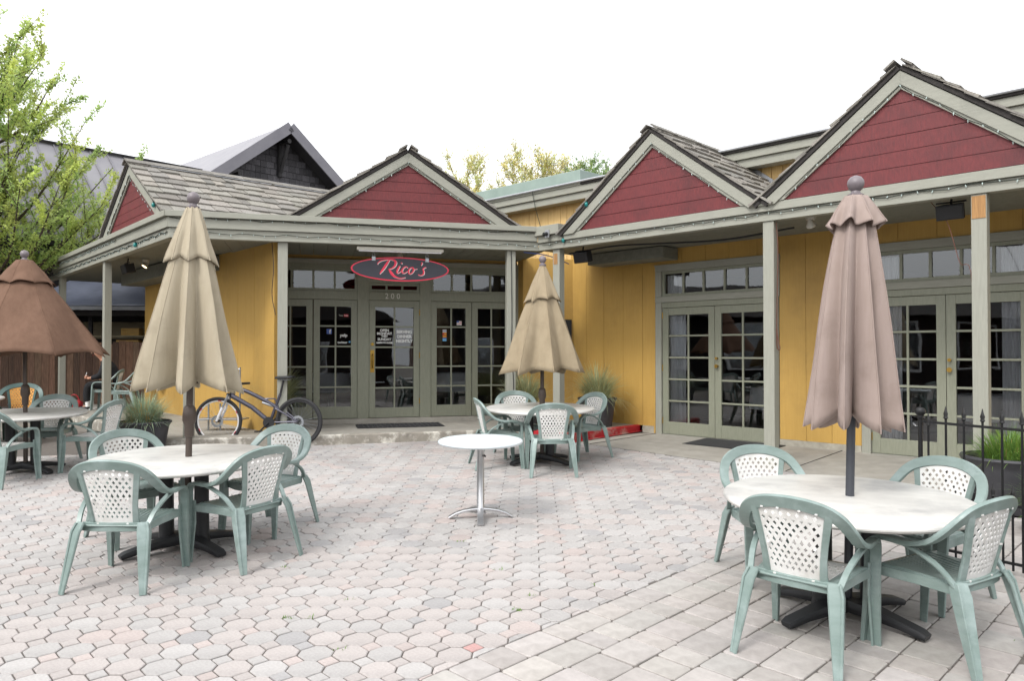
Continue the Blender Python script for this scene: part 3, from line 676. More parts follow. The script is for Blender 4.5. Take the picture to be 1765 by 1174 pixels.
# --- gables
def gable(F, uc, hw, z0, z1, bf, depth, name='gable', nplank=7, shingle=(None, None), ov=.05, rake=.12, base_rake=True):
    """red boarded gable, two rake boards, roof slopes running back, ridge cap"""
    k = (z1 - z0) / hw; zi = z1 - rake * math.sqrt(1 + k * k)          # inner apex
    g = MB(); g.prism([F.p(uc - hw, bf - .06, z0), F.p(uc + hw, bf - .06, z0), F.p(uc, bf - .06, z1 - .02)], F.v * .03)
    g = part(g, name, M_shdark)
    hp = (z1 - z0) / nplank
    for i in range(nplank):
        za, zb = z0 + i * hp + .003, min(z0 + (i + 1) * hp - .003, z1 - .05)
        if zb <= za: continue
        wa, wb = (z1 - za) / k, (z1 - zb) / k; wa -= .03; wb -= .03
        if wb < 0.01: wb = .01
        MB().prism([F.p(uc - wa, bf - .028, za), F.p(uc + wa, bf - .028, za), F.p(uc + wb, bf - .028, zb), F.p(uc - wb, bf - .028, zb)], F.v * (.022 + R(-.002, .002))).build('plank', M_red, g)
    L_ = math.sqrt(1 + k * k); rz = rake * L_
    for sg in (-1, 1):
        e = .05
        q = [F.p(uc, bf, z1), F.p(uc, bf, z1 - rz), F.p(uc + sg * (hw - rz / k + e), bf, z0 - k * e), F.p(uc + sg * (hw + e), bf, z0 - k * e)]
        MB().prism(q, F.v * .035).build('rake_board', M_trim, g, bevel=.003)
        q2 = [F.p(uc, bf - .003, z1 - rz), F.p(uc, bf - .003, z1 - rz * 1.3), F.p(uc + sg * (hw - rz * 1.3 / k), bf - .003, z0), F.p(uc + sg * (hw - rz / k), bf - .003, z0)]
        MB().prism(q2, F.v * .02).build('rake_trim', M_trim, g)
    # roof slopes
    for si, sg in enumerate((-1, 1)):
        n = V((F.u.x * sg * k, F.u.y * sg * k, 1)).normalized(); th = .045
        q = [F.p(uc, bf + ov, z1 + .01), F.p(uc + sg * (hw + .09), bf + ov, z1 + .01 - k * (hw + .09)), F.p(uc + sg * (hw + .09), bf - depth, z1 + .01 - k * (hw + .09)), F.p(uc, bf - depth, z1 + .01)]
        rf = MB(); rf.prism(q, n * th); rf = part(rf, 'roof_slope', M_shdark)
        # wood shingles in courses
        sl_len = (hw + .09) * L_; ex = .245; down = (F.u * sg + V((0, 0, -k))).normalized(); back = -F.v
        stuff = MB(); ncourse = int(sl_len / ex) + 1; mode = shingle[si]
        for c_ in range(ncourse):
            s0 = sl_len - (c_) * ex + .03; a = -.03 - R(0, .12)
            while a < depth - .05:
                w_ = R(.13, .34); ln = ex + .16 + R(-.02, .02); s1 = max(s0 - ln, .0)
                dn = s0 + R(-.035, .03); tck = R(.024, .036)
                a_s, a_e = max(a, -.02 - R(0, .015)), min(a + w_ - .012, depth)
                if a_e - a_s > .03 and dn - s1 > .05:
                    p0 = F.p(uc, bf + ov, z1 + .01) + n * th
                    f = lambda al, s_, h: p0 + back * al + down * s_ + n * h
                    bh = .036 + R(0, .016); sk = R(-.012, .012)
                    vs = [f(a_s, dn + sk, bh - tck), f(a_e, dn - sk, bh - tck), f(a_e, s1, .0), f(a_s, s1, .0), f(a_s, dn + sk, bh), f(a_e, dn - sk, bh), f(a_e, s1, .006), f(a_s, s1, .006)]
                    fs = [(0, 3, 2, 1), (4, 5, 6, 7), (0, 1, 5, 4), (1, 2, 6, 5), (2, 3, 7, 6), (3, 0, 4, 7)]
                    if (vs[1] - vs[0]).cross(vs[3] - vs[0]).dot(n) < 0: fs = [tuple(reversed(x)) for x in fs]
                    kk = R(.72, 1.2); t = (kk * R(.98, 1.03), kk, kk * R(.96, 1.02))
                    if mode: o_ = MB(); o_.add(vs, fs, t); o_.build('shingle', M_shingle, rf)
                    else: stuff.add(vs, fs, t)
                a += w_
        if stuff.v: tag(stuff.build('shingles', M_shingle, rf), kind='stuff')
    # ridge cap of overlapping pairs
    cap = MB(); a = -.06; 
    while a < depth:
        for sg in (-1, 1):
            dn = (F.u * sg + V((0, 0, -k))).normalized(); n = V((F.u.x * sg * k, F.u.y * sg * k, 1)).normalized()
            p0 = F.p(uc, bf + ov - a, z1 + .01) + n * (.075 + R(0, .01)) - dn * .03
            vs = [p0, p0 + dn * .14, p0 + dn * .14 - F.v * .3, p0 - F.v * .3]; kk = R(.7, .95)
            cap.prism(vs, n * .022, (kk, kk, kk))
        a += .21
    part(cap, 'ridge_cap', M_shingle)
    return g
gable(FB, uB(-1.58, 11.275), 1.605, 3.648, 4.69, 1.72, 3.2)
gA = gable(FA, uA(1.937, 10.225), 1.575, 3.494, 4.69, 1.65, 1.9, shingle=(None, True))
gable(FA, uA(4.19, 7.967), 1.575, 3.494, 4.70, 1.65, 1.9)
gable(FL, 1.9, 1.66, 3.648, 4.63, .0, 5.2, shingle=(True, None))
# metal flashing along the left gable's ridge and where the wing gable meets the upper wall
kL = (4.63 - 3.648) / 1.66
mb = MB(); mb.obox(FL.p(1.9 - .14, -.25, 4.63 - kL * .14 + .105), FL.u * .14 + V((0, 0, kL * .14)), -FL.v * 4.9, V((0, 0, .012))); part(mb, 'flashing', M_flash)
kk = (4.69 - 3.494) / 1.575; ug = uA(1.937, 10.225)
for i in range(7):
    a = .1 + i * .19; mb = MB(); mb.obox(FA.p(ug + a, -.215, 4.69 - kk * a + .05), FA.u * .18 + V((0, 0, -kk * .18)), FA.v * .02, V((0, 0, .12))); part(mb, 'step_flashing', M_flash)

# --- upper storey wall above the right wing and its eaves
up = dbox(FA, -12.5, 3, -.5, -.25, 3.3, 4.6, 'upper_wall', M_yellow2, None, 0)
a = -12.0
while a < .5:
    w_ = R(.15, .19); MB().fbox(FA, a + .004, a + w_ - .004, -.25, -.23 + R(-.003, .003), 3.3, 4.5).build('board', M_yellow2, up); a += w_
fu = [(4.40, 4.525, .03, .2), (4.528, 4.64, .07, .25)]
for (z0, z1, o_, bk) in fu: MB().fbox(FA, -13, 3, o_ - bk, o_, z0, z1).build('fascia_board', M_trim, bld, bevel=.004)
dbox(FA, -8.45, 3, -.3, .10, 4.643, 4.715, 'metal_edge', M_shdark)
dbox(FA, -13, -8.47, -.3, .085, 4.643, 4.70, 'fascia_board', M_trim)
mb = MB(); mb.tube([FA.p(-13, .12, 4.70), FA.p(3, .12, 4.69)], .02, 8); part(mb, 'conduit', M_flash, smooth=True)
mb = MB(); mb.fbox(FA, -13, -8.49, -1.2, .06, 4.722, 4.93); part(mb, 'green_roof_edge', M_greenroof, bevel=.01)
mb = MB(); mb.fbox(FA, -13, 3, -6, -.3, 4.55, 4.64); part(mb, 'roof_deck', M_shdark)
mb = MB(); mb.tube([FA.p(-9.6, .13, 4.68), FA.p(-9.6, .05, 4.4), FA.p(-9.55, -.1, 3.9), FA.p(-9.5, .1, 3.62)], .006, 6); part(mb, 'cable', M_wire)

# --- cables, wires
mb = MB(); mb.tube(spline([FA.p(-7.6, 1.4, 3.2), FA.p(-6.9, 1.2, 3.27), FA.p(-6.2, 1.0, 3.26), FA.p(-5.2, .9, 3.22), FA.p(-4.2, .9, 3.27)]), .014, 6); part(mb, 'cable', M_blackp)
mb = MB(); mb.tube(spline([FA.p(u3 - .55, 1.2, 3.32), FA.p(u3 - .35, 1.35, 3.05), FA.p(u3 - .2, 1.5, 2.6), FA.p(u3 - .07, 1.57, 2.35), FA.p(u3 - .07, 1.57, .4)]), .004, 5); part(mb, 'wire', M_rust)
u2_ = uA(3.17, 9.13)
mb = MB(); mb.tube(spline([FA.p(u2_ + .08, 1.55, 3.25), FA.p(u2_ + .1, 1.55, 2.9), FA.p(u2_ + .085, 1.55, 2.2), FA.p(u2_ + .085, 1.55, 1.9), FA.p(u2_ + .12, 1.55, 1.7), FA.p(u2_ + .085, 1.55, 1.72), FA.p(u2_ + .08, 1.55, 1.95)]), .006, 5); part(mb, 'wire', M_rust)
ub = uB(-.02, 11.8)
mb = MB(); mb.tube(spline([FB.p(ub - .005, 1.668, 3.26), FB.p(ub + .005, 1.668, 2.2), FB.p(ub - .005, 1.668, 1.6), FB.p(ub + .03, 1.668, 1.2), FB.p(ub + .02, 1.668, .5)]), .006, 5); part(mb, 'wire', M_blackp)
mb = MB(); mb.tube(spline([FB.p(ub + .2, 1.66, 3.25), FB.p(ub + .6, 1.7, 3.2), FB.p(ub + .95, 1.7, 3.08)]), .008, 5); part(mb, 'wire', M_blue)
u4 = uB(-3.37, 10.9)
mb = MB(); mb.tube(spline([FB.p(u4 - .16, 1.5, 3.28), FB.p(u4 - .13, 1.62, 2.9), FB.p(u4 - .15, 1.62, 2.5), FB.p(u4 - .1, 1.63, 2.2)]), .006, 5); part(mb, 'cable', M_bark)

# ================================================================== FIXTURES
def speaker(F, u, b, z, label, rz=0, s=1.0):
    p = F.p(u, b, z); t = thing('loudspeaker', label, 'speaker', p, group='porch loudspeakers')
    x, y, zz = F.u, F.v, V((0, 0, 1)); w_, d_, h = .27 * s, .17 * s, .16 * s
    ti = (y + V((0, 0, -.25))).normalized(); up_ = x.cross(ti); up_ = up_ if up_.z > 0 else -up_
    mb = MB(); o = p - x * w_ / 2 - up_ * h / 2 - ti * d_ / 2
    q = [o + x * .03, o + x * (w_ - .03), o + x * w_ + ti * d_, o + ti * d_]; mb.prism(q, up_ * h); mb.build('cabinet', M_blackp, t, bevel=.008)
    mb = MB(); g0_ = o + ti * (d_ + .002) + x * .012 + up_ * .012; mb.obox(g0_, x * (w_ - .024), up_ * (h - .024), ti * .006); mb.build('grille', M_iron, t, bevel=.003)
    mb = MB(); mb.tube([p + up_ * h / 2, V((p.x, p.y, 3.32))], .012, 8); mb.tube([p - x * (w_ / 2 + .01) + up_ * (h / 2 + .02), p + x * (w_ / 2 + .01) + up_ * (h / 2 + .02)], .01, 6); mb.build('bracket', M_blackp, t)
    return t
speaker(FA, -7.35, 1.35, 3.13, 'black wedge loudspeaker under the porch beside the inner corner post')
speaker(FA, u3 - .32, 1.3, 3.17, 'black loudspeaker beside the porch post with a bare wood patch')
speaker(FL, 3.4, -.35, 3.14, 'black loudspeaker at the top of the post on the left return')
def flood(F, u, b, z, label, lit=False):
    p = F.p(u, b, z); t = thing('soffit_lamp', label, 'lamp', p, group='soffit lamps')
    mb = MB(); mb.lathe([(.05, .05), (.06, .07), (.06, .10)], 16, p); mb.build('base', M_ltgrey, t, smooth=True)
    ax = Matrix.Rotation(math.radians(35), 3, F.u)
    mb = MB(); mb.lathe([(.055, -.035), (.06, -.02), (.045, .01), (.03, .04), (.02, .07)], 18, p, axis=ax); mb.build('shade', M_ltgrey, t, smooth=True)
    mb = MB(); mb.lathe([(.01, -.042), (.036, -.04), (.05, -.034)], 18, p, axis=ax); mb.build('bulb', M_lamp if lit else M_ltgrey, t, smooth=True)
    return t
flood(FL, 3.35, -.62, 3.22, 'small lit soffit lamp beside the post on the left return', True)
flood(FB, 1.35, .95, 3.22, 'small unlit soffit lamp above the restaurant sign')
flood(FA, uA(3.17, 9.13) + .38, 1.25, 3.23, 'small pale soffit lamp beside the middle right-hand post', True)
p = FB.p(1.28, 1.60, 3.225); t = thing('fluorescent_fixture', 'long pale fluorescent strip fixture under the entrance beam', 'light fixture', p)
mb = MB(); mb.fbox(FB, .63, 1.95, 1.56, 1.66, 3.20, 3.25); mb.build('housing', M_ltgrey, t, bevel=.008)
mb = MB(); mb.fbox(FB, .66, 1.92, 1.575, 1.645, 3.183, 3.199); mb.build('diffuser', M_whitep, t, bevel=.004)
# security camera on the corner fascia
p = FA.p(kA + .28, 1.70, 3.50); t = thing('security_camera', 'small grey security camera on the fascia at the inner corner', 'camera', p)
mb = MB(); mb.fbox(FA, kA + .24, kA + .32, 1.714, 1.73, 3.44, 3.56); mb.build('mount', M_flash, t)
mb = MB(); mb.tube([FA.p(kA + .28, 1.73, 3.5), FA.p(kA + .28, 1.80, 3.48)], .03, 12); mb.build('body', M_blackp, t, smooth=True)
mb = MB(); mb.tube([FA.p(kA + .28, 1.80, 3.48), FA.p(kA + .28, 1.81, 3.478)], .02, 12); mb.build('lens', M_glass, t)
# menu case on the yellow return
p = FB.p(4.37, .345, 1.95); t = thing('menu_case', 'black framed menu case on the yellow wall by the inner corner', 'menu case', p)
mb = MB(); mb.fbox(FB, 4.22, 4.50, .345, .39, 1.68, 2.24); mb.build('frame', M_blackp, t, bevel=.006)
mb = MB(); mb.fbox(FB, 4.26, 4.40, .391, .394, 1.85, 2.15); mb.build('menu_sheet', M_paper, t)

# --- the hanging oval sign
us, zs, bs = 1.30, 2.935, 1.5
t = thing('restaurant_sign', 'black oval hanging sign with red rim and red script lettering', 'sign', FB.p(us, bs, zs))
def ell(F, a, b_, bb, th, n=64, ca=us, cz=zs): return [F.p(ca + a * math.cos(2 * PI * i / n), bb, cz + b_ * math.sin(2 * PI * i / n)) for i in range(n)]
mb = MB(); mb.prism(ell(FB, .752, .186, bs, 0), FB.v * .03); rimo = mb.build('rim', M_pink, t)
mb = MB(); mb.prism(ell(FB, .73, .166, bs + .0305, 0), FB.v * .004); mb.build('face', M_navy, t)
for sx in (-.41, .41):
    mb = MB(); mb.fbox(FB, us + sx - .028, us + sx + .028, bs - .01, bs + .042, zs + .12, zs + .185); mb.build('clip', M_galv, t, bevel=.004)
    mb = MB(); q = [FB.p(us + sx + .02 * math.sin(a), bs + .015, zs + .215 + .03 * math.cos(a)) for a in [i * PI / 6 for i in range(13)]]; mb.tube(q, .006, 6); mb.tube([FB.p(us + sx, bs + .015, zs + .245), FB.p(us + sx, bs + .05, 3.2)], .004, 5); mb.build('hook', M_galv, t)
def strokes(lst, name, m, dx, dz, b0, ext, extra):
    mb = MB()
    for st in lst:
        pts = [((x - 712) / 623, -(y - 238) / 623 + .036 * (x - 712) / 623 , w_) for x, y, w_ in st]
        sp = spline(pts, 7); N = len(sp)
        for i in range(N): pass
        vs = []
        for i in range(N):
            q = sp[i]; tn = sp[min(i + 1, N - 1)] - sp[max(i - 1, 0)]; l = math.hypot(tn.x, tn.y) or 1; nx, ny = -tn.y / l, tn.x / l; hw = (max(q.z, 1.5) + extra) / 623 / 2
            for sg in (1, -1): vs.append(FB.p(us + q.x + nx * hw * sg + dx, b0, zs + q.y + ny * hw * sg + dz))
        o = [v_ + FB.v * ext for v_ in vs]; n2 = len(vs)
        fs = []
        for i in range(N - 1):
            a, b_, c_, d_ = i * 2, i * 2 + 1, i * 2 + 3, i * 2 + 2
            fs += [(a + n2, d_ + n2, c_ + n2, b_ + n2), (a, d_, d_ + n2, a + n2), (b_, b_ + n2, c_ + n2, c_)]
        mb.add(vs + o, fs)
    return mb.build(name, m, t)
SC = [[(512, 282, 4), (535, 250, 16), (560, 215, 20), (585, 175, 18), (607, 143, 7)],
      [(492, 190, 3), (497, 175, 6), (520, 158, 9), (560, 147, 8), (605, 143, 8), (645, 150, 14), (664, 172, 20), (655, 205, 16), (628, 228, 9), (598, 236, 5)],
      [(598, 234, 6), (615, 262, 20), (640, 295, 22), (672, 316, 12), (710, 325, 7), (757, 318, 3)],
      [(702, 205, 10), (690, 228, 13), (676, 258, 12), (680, 274, 8), (700, 268, 4), (722, 250, 3)],
      [(716, 184, 10), (720, 179, 12), (724, 175, 9)],
      [(776, 226, 8), (768, 214, 6), (745, 220, 8), (726, 246, 12), (728, 272, 11), (750, 275, 5), (778, 258, 3)],
      [(822, 222, 6), (800, 232, 9), (787, 260, 12), (795, 282, 9), (818, 276, 8), (836, 250, 11), (832, 226, 7), (818, 222, 5), (838, 240, 4), (870, 236, 3)],
      [(914, 172, 7), (917, 184, 10), (908, 204, 3)],
      [(956, 222, 4), (940, 226, 9), (926, 240, 9), (934, 262, 12), (930, 288, 11), (905, 300, 6), (880, 293, 7)]]
strokes(SC, 'letter_shadow', M_paper, .007, -.006, bs + .0348, .002, 1.5); strokes(SC, 'lettering', M_pink, 0, 0, bs + .0372, .004, 1.5)

# --- string lights on the fascias and rakes
def string(pts, label, step=.15, bl=.028, parent=None, wr=.0045):
    t = thing('string_lights', label, 'string lights', pts[0], group='strings of small lights')
    w_ = MB(); b_ = MB()
    for a, b in zip(pts[:-1], pts[1:]):
        n = max(2, int((b - a).length / step)); prev = a
        for i in range(1, n + 1):
            q = a.lerp(b, i / n) + V((0, 0, -.012 * math.sin(i * 1.7) + R(-.006, .006))); w_.tube([prev, q], wr, 4, False)
            d = V((R(-.5, .5) * .02, R(-.5, .5) * .02, -bl * R(.6, 1.1) if random.random() < .75 else bl * .7))
            b_.tube([q, q + d * .55, q + d], [.006, .006, .003], 5, True); prev = q
    w_.build('wire', M_wire, t); tag(b_.build('bulbs', M_bulb, t), kind='stuff'); return t
string([FB.p(-1.9, 1.735, 3.35), FB.p(3.4, 1.735, 3.35)], 'string of tiny lights along the lower entrance fascia board')
string([FB.p(-1.95, 1.77, 3.55), FB.p(3.4, 1.77, 3.54)], 'string of tiny lights under the entrance gutter')
string([FL.p(.05, .012, 3.36), FL.p(9, .012, 3.34)], 'thick dark string of lights along the lower fascia of the left return', .11, wr=.009)
string([FL.p(2.6, .05, 3.52), FL.p(9, .05, 3.5)], 'string of lights along the upper fascia of the left return', .12, wr=.007)
string([FA.p(kA + .1, 1.64, 3.345), FA.p(2, 1.64, 3.375)], 'string of tiny lights along the fascia of the right wing')
def rakestring(F, uc, hw, z0, z1, b, label, **k_):
    r = .15; k = (z1 - z0) / hw
    return string([F.p(uc - hw + r / k + .1, b, z0 + .03), F.p(uc, b, z1 - .17), F.p(uc + hw - r / k - .1, b, z0 + .03)], label, .15, .03)
rakestring(FB, uB(-1.58, 11.275), 1.605, 3.648, 4.69, 1.765, 'string of tiny lights along the rakes of the entrance gable')
rakestring(FA, uA(1.937, 10.225), 1.575, 3.494, 4.69, 1.695, 'string of tiny lights along the rakes of the middle red gable')
rakestring(FA, uA(4.19, 7.967), 1.575, 3.494, 4.70, 1.695, 'string of tiny lights along the rakes of the big right-hand gable')
rakestring(FL, 1.9, 1.66, 3.648, 4.63, .045, 'string of lights along the rakes of the small left gable')
for F, u, b_, z, lb in ((FL, .52, .06, 3.80, 'teal bulb on the rake of the small left gable'), (FL, 1.55, .03, 3.33, 'teal bulb on the fascia of the left return'), (FA, kA + .55, 1.65, 3.38, 'teal bulb on the fascia near the inner corner'), (FA, kA + 1.05, 1.70, 3.86, 'teal bulb on the left rake of the middle gable')):
    tb = thing('coloured_bulb', lb, 'bulb', F.p(u, b_, z), group='teal bulbs')
    mb = MB(); mb.lathe([(.008, -.04), (.024, -.025), (.03, 0), (.022, .022), (.012, .03)], 12, F.p(u, b_, z)); mb.build('globe', M_teal, tb, smooth=True)
    mb = MB(); mb.lathe([(.014, .03), (.014, .055)], 8, F.p(u, b_, z)); mb.build('socket', M_wire, tb)

# ================================================================== door mat
t = thing('door_mat', 'black openwork rubber door mat before the front door', 'mat', FB.p(1.35, .72, ZF + .002))
mb = MB()
for i in range(19): mb.fbox(FB, .70 + i * .075, .70 + i * .075 + .02, .42, 1.0, ZF + .006, ZF + .018)
for j in range(9): mb.fbox(FB, .70, 2.07, .42 + j * .0705, .42 + j * .0705 + .018, ZF + .0065, ZF + .0165)
mb.build('grid', M_mat, t)
mb = MB(); mb.fbox(FB, .68, 2.09, .40, 1.02, ZF + .004, ZF + .0055); mb.build('backing', M_mat, t)
t = thing('door_mat', 'dark flat door mat before the french doors of the right wing', 'mat', FA.p(-5.3, .5, .32))
mb = MB(); q = [FA.p(-5.95, .08, .3245), FA.p(-4.75, .08, .3245), FA.p(-4.75, .72, .302), FA.p(-5.95, .72, .302)]; mb.prism(q, (0, 0, .012)); mb.build('carpet', M_mat, t)
mb = MB(); q = [FA.p(-5.98, .05, .325), FA.p(-4.72, .05, .325), FA.p(-4.72, .75, .3005), FA.p(-5.98, .75, .3005)]; mb.prism(q, (0, 0, .008)); mb.build('rubber_edge', M_blackp, t)

# ================================================================== TABLES, CHAIRS, UMBRELLAS
def cafe_table():
    t = thing('patio_table', 'x', 'table', (0, 0, 0))
    r = .69
    mb = MB(); mb.lathe([(.02, .664), (r - .03, .664), (r - .012, .668), (r, .680), (r, .688), (r - .006, .697), (r - .02, .703), (.03, .704)], 72); mb.build('tabletop', M_tabletop, t, smooth=30, local=True)
    for sx in (-.13, .13):
        mb = MB(); mb.lathe([(.062, .05), (.055, .09), (.052, .6), (.06, .64), (.11, .662)], 20, (sx, 0, 0)); mb.build('column', M_black, t, smooth=True, local=True)
    mb = MB(); mb.box(-.3, .3, -.05, .05, .645, .663); mb.box(-.05, .05, -.3, .3, .646, .6625); mb.build('top_bracket', M_black, t, local=True)
    for k in range(4):
        a = math.radians(38 + [0, 104, 180, 284][k]); d = V((math.cos(a), math.sin(a), 0)); 
        mb = MB(); pts = [d * .03 + V((0, 0, .085)), d * .18 + V((0, 0, .075)), d * .32 + V((0, 0, .055)), d * .42 + V((0, 0, .036)), d * .455 + V((0, 0, .024))]
        mb.band(pts, [V((-d.y, d.x, 0))] * 5, [.13, .105, .085, .085, .07], [.07, .06, .045, .04, .03]); mb.build('foot', M_black, t, smooth=35, local=True)
    return t
TABLES = [((-2.51, 5.71), 0.1, 'white marbled round table under the beige umbrella, by the left-hand four chairs'),
          ((1.945, 4.35), -.25, 'white marbled round table nearest the viewer at the right, under the taupe umbrella'),
          ((.35, 9.45), .0, 'white round table under the small tan umbrella near the entrance step'),
          ((-5.78, 8.8), .3, 'white round table under the brown umbrella at the left edge')]
t0 = cafe_table()
for i, ((x, y), yw, lb) in enumerate(TABLES):
    o = t0 if i == 0 else copytree(t0)
    o.location = (x, y, gz(y)); o.rotation_euler = yawrot(yw, True); tag(o, lb, 'table', 'round patio tables')

# small bistro table
t = thing('bistro_table', 'small round pale bistro table on a single aluminium pedestal, alone mid-patio', 'table', (-.28, 6.63, gz(6.63)), math.radians(12), tilt=True)
mb = MB(); r = .378; mb.lathe([(.02, .668), (r - .02, .668), (r - .006, .674), (r, .684), (r - .002, .694), (r - .012, .701), (.03, .703)], 56); mb.build('tabletop', M_tabletop2, t, smooth=30, local=True)
mb = MB(); mb.lathe([(.05, .05), (.034, .07), (.032, .62), (.034, .66)], 24); mb.build('pedestal', M_alu, t, smooth=True, local=True)
mb = MB(); mb.box(-.16, .16, -.025, .025, .648, .667); mb.box(-.025, .025, -.16, .16, .649, .6665); mb.build('top_bracket', M_alu, t, local=True)
mb = MB(); mb.tube([(.034, .03, .56), (.034, -.05, .56)], .008, 8); mb.build('lever', M_blackp, t, local=True)
for an in (-100, -5, 100, 172):
    a = math.radians(an); d = V((math.cos(a), math.sin(a), 0)); mb = MB()
    pts = [d * .0 + V((0, 0, .085)), d * .07 + V((0, 0, .082)), d * .15 + V((0, 0, .07)), d * .22 + V((0, 0, .046)), d * .28 + V((0, 0, .012))]
    mb.band(pts, [V((-d.y, d.x, 0))] * 5, [.06, .06, .055, .055, .06], [.03, .022, .02, .02, .018]); mb.build('foot', M_alu, t, smooth=35, local=True)

# --- resin armchair, front = +y
def lattice(width, zrow, nc, nr, place, hole=.37):
    """sheet of cells each with a diamond hole; place(u,v)->point, u in -1..1, v in 0..1"""
    mb = MB()
    for j in range(nr):
        sh = .5 if j % 2 else 0; v0, v1 = j / nr, (j + 1) / nr
        edges = [0] + [i + sh for i in range(0 if sh else 1, nc + (0 if sh else 0))] + [nc]
        edges = sorted(set(edges))
        for a, b in zip(edges[:-1], edges[1:]):
            u0, u1 = -1 + 2 * a / nc, -1 + 2 * b / nc; um, vm = (u0 + u1) / 2, (v0 + v1) / 2
            if b - a < .75 or j in (0, nr - 1):
                mb.add([place(u0, v0), place(um, v0), place(u1, v0), place(u1, v1), place(um, v1), place(u0, v1)], [(0, 1, 2, 3, 4, 5)]); continue
            hu, hv = (u1 - u0) * hole * .8, (v1 - v0) * .5 * .94
            P = [place(u0, v0), place(um, v0), place(u1, v0), place(u1, vm), place(u1, v1), place(um, v1), place(u0, v1), place(u0, vm)]
            D = [place(um, vm - hv), place(um + hu, vm), place(um, vm + hv), place(um - hu, vm)]
            mb.add(P + D, [(0, 1, 8), (1, 2, 8), (2, 9, 8), (2, 3, 9), (3, 4, 9), (4, 10, 9), (4, 5, 10), (5, 6, 10), (6, 11, 10), (6, 7, 11), (7, 0, 11), (0, 8, 11)])
    return mb
def back_pt(x, z):
    """back surface: leans backwards and wraps a little forward at the sides"""
    return V((x, -.185 - (z - .42) * .24 + .9 * x * x, z))
def halfw(z):
    t = (z - .42) / .38
    return .118 + .012 * (1 - t) + .072 * max(0, t - .15) ** 1.25
def armchair(seat='slat', green=None, white=None):
    green = green or M_green; white = white or M_white
    t = thing('armchair', 'x', 'chair', (0, 0, 0))
    # rim: over the top of the back, round the shoulders into the arms and down the front legs
    for_rim = [(0, .838), (.07, .834), (.14, .82), (.2, .795), (.248, .755)]
    half = [back_pt(x, z) for x, z in for_rim] + [V((.280, -.155, .69)), V((.293, -.085, .633)), V((.294, .02, .602)), V((.291, .12, .603)), V((.287, .20, .592)), V((.280, .242, .545)), V((.276, .252, .47))]
    hw_ = [V((0, -.30, .95))] * 3 + [V((.25, -.3, .9)), V((.62, -.3, .7)), V((.85, -.25, .45)), V((.97, -.1, .2)), V((1, 0, .08)), V((1, 0, 0)), V((1, 0, 0)), V((1, 0, 0)), V((1, 0, 0))]
    wd = [.072, .072, .072, .072, .07, .066, .06, .056, .054, .054, .056, .056]; th = [.026] * 8 + [.024, .024, .026, .03]
    mir = lambda v_: V((-v_.x, v_.y, v_.z))
    L_ = [mir(q) for q in reversed(half[1:])] + half; W_ = [-mir(q) if False else V((-q.x, q.y, q.z)) for q in reversed(hw_[1:])] + hw_
    # keep the strap's width direction continuous through the top
    W_ = [(-q if i < len(hw_) - 1 and False else q) for i, q in enumerate(W_)]
    ws = list(reversed(wd[1:])) + wd; ts = list(reversed(th[1:])) + th
    # densify
    P = spline(L_, 3); n = len(P); WW = []; wds = []; ths = []
    for i in range(n):
        f = i / 3; a = min(int(f), len(W_) - 1); b = min(a + 1, len(W_) - 1); k = f - a
        wa, wb = W_[a], W_[b]
        if wa.dot(wb) < 0: wb = -wb
        WW.append(wa.lerp(wb, k)); wds.append(ws[a] * (1 - k) + ws[b] * k); ths.append(ts[a] * (1 - k) + ts[b] * k)
    for i in range(1, n):
        if WW[i].dot(WW[i - 1]) < 0: WW[i] = -WW[i]
    mb = MB(); mb.band(P, WW, wds, ths); mb.build('arm_rim', green, t, smooth=45, local=True)
    for s in (-1, 1):
        m_ = lambda x, y, z: V((s * x, y, z))
        # front leg: angled strap below the arm
        mb = MB(); mb.band([m_(.276, .252, .50), m_(.272, .256, .40), m_(.274, .265, .2), m_(.282, .28, 0)], [m_(1, -.1, 0)] * 4, [.058, .062, .054, .036], [.028, .03, .028, .02])
        mb.band([m_(.25, .24, .46), m_(.248, .238, .3), m_(.262, .26, 0)], [m_(0, 1, 0)] * 3, [.05, .045, .03], .012); mb.build('leg', green, t, smooth=45, local=True)
        # back leg: wide folded channel, splayed
        mb = MB(); mb.band([m_(.205, -.20, .44), m_(.222, -.232, .38), m_(.243, -.275, .2), m_(.265, -.325, 0)], [m_(.9, .45, 0)] * 4, [.066, .074, .062, .038], [.016, .018, .016, .014])
        mb.band([m_(.236, -.185, .43), m_(.252, -.205, .38), m_(.265, -.255, .2), m_(.279, -.315, 0)], [m_(-.2, 1, 0)] * 4, [.058, .064, .052, .030], [.014] * 4); mb.build('leg', green, t, smooth=40, local=True)
        # arched brace from the back leg up to the arm
        br = spline([m_(.232, -.19, .42), m_(.25, -.125, .50), m_(.268, -.03, .56), m_(.28, .08, .595), m_(.285, .15, .597)], 3)
        mb = MB(); mb.band(br, [m_(1, 0, 0)] * len(br), .034, .016); mb.build('arm_brace', green, t, smooth=45, local=True)
        # upright flanking the lattice
        zz = [.40, .46, .54, .62, .70, .77, .815]; pts = [back_pt(s * (halfw(z) + .018), z) for z in zz]
        mb = MB(); mb.band(pts, [m_(1, .35, 0)] * 7, [.046, .04, .036, .036, .038, .042, .046], [.022] * 7); mb.build('back_upright', green, t, smooth=45, local=True)
    # seat
    def sp(u, v): y = -.20 + .44 * v; return V((u * (.2 + .05 * v), y, .412 + .02 * v - .018 * math.sin(v * PI) * (1 - u * u) + (.004 if v < .9 else -.012 * (v - .9) * 10)))
    nx, ny = 12, 14; mb = MB(); vs = [sp(-1 + 2 * i / nx, j / ny) for j in range(ny + 1) for i in range(nx + 1)]
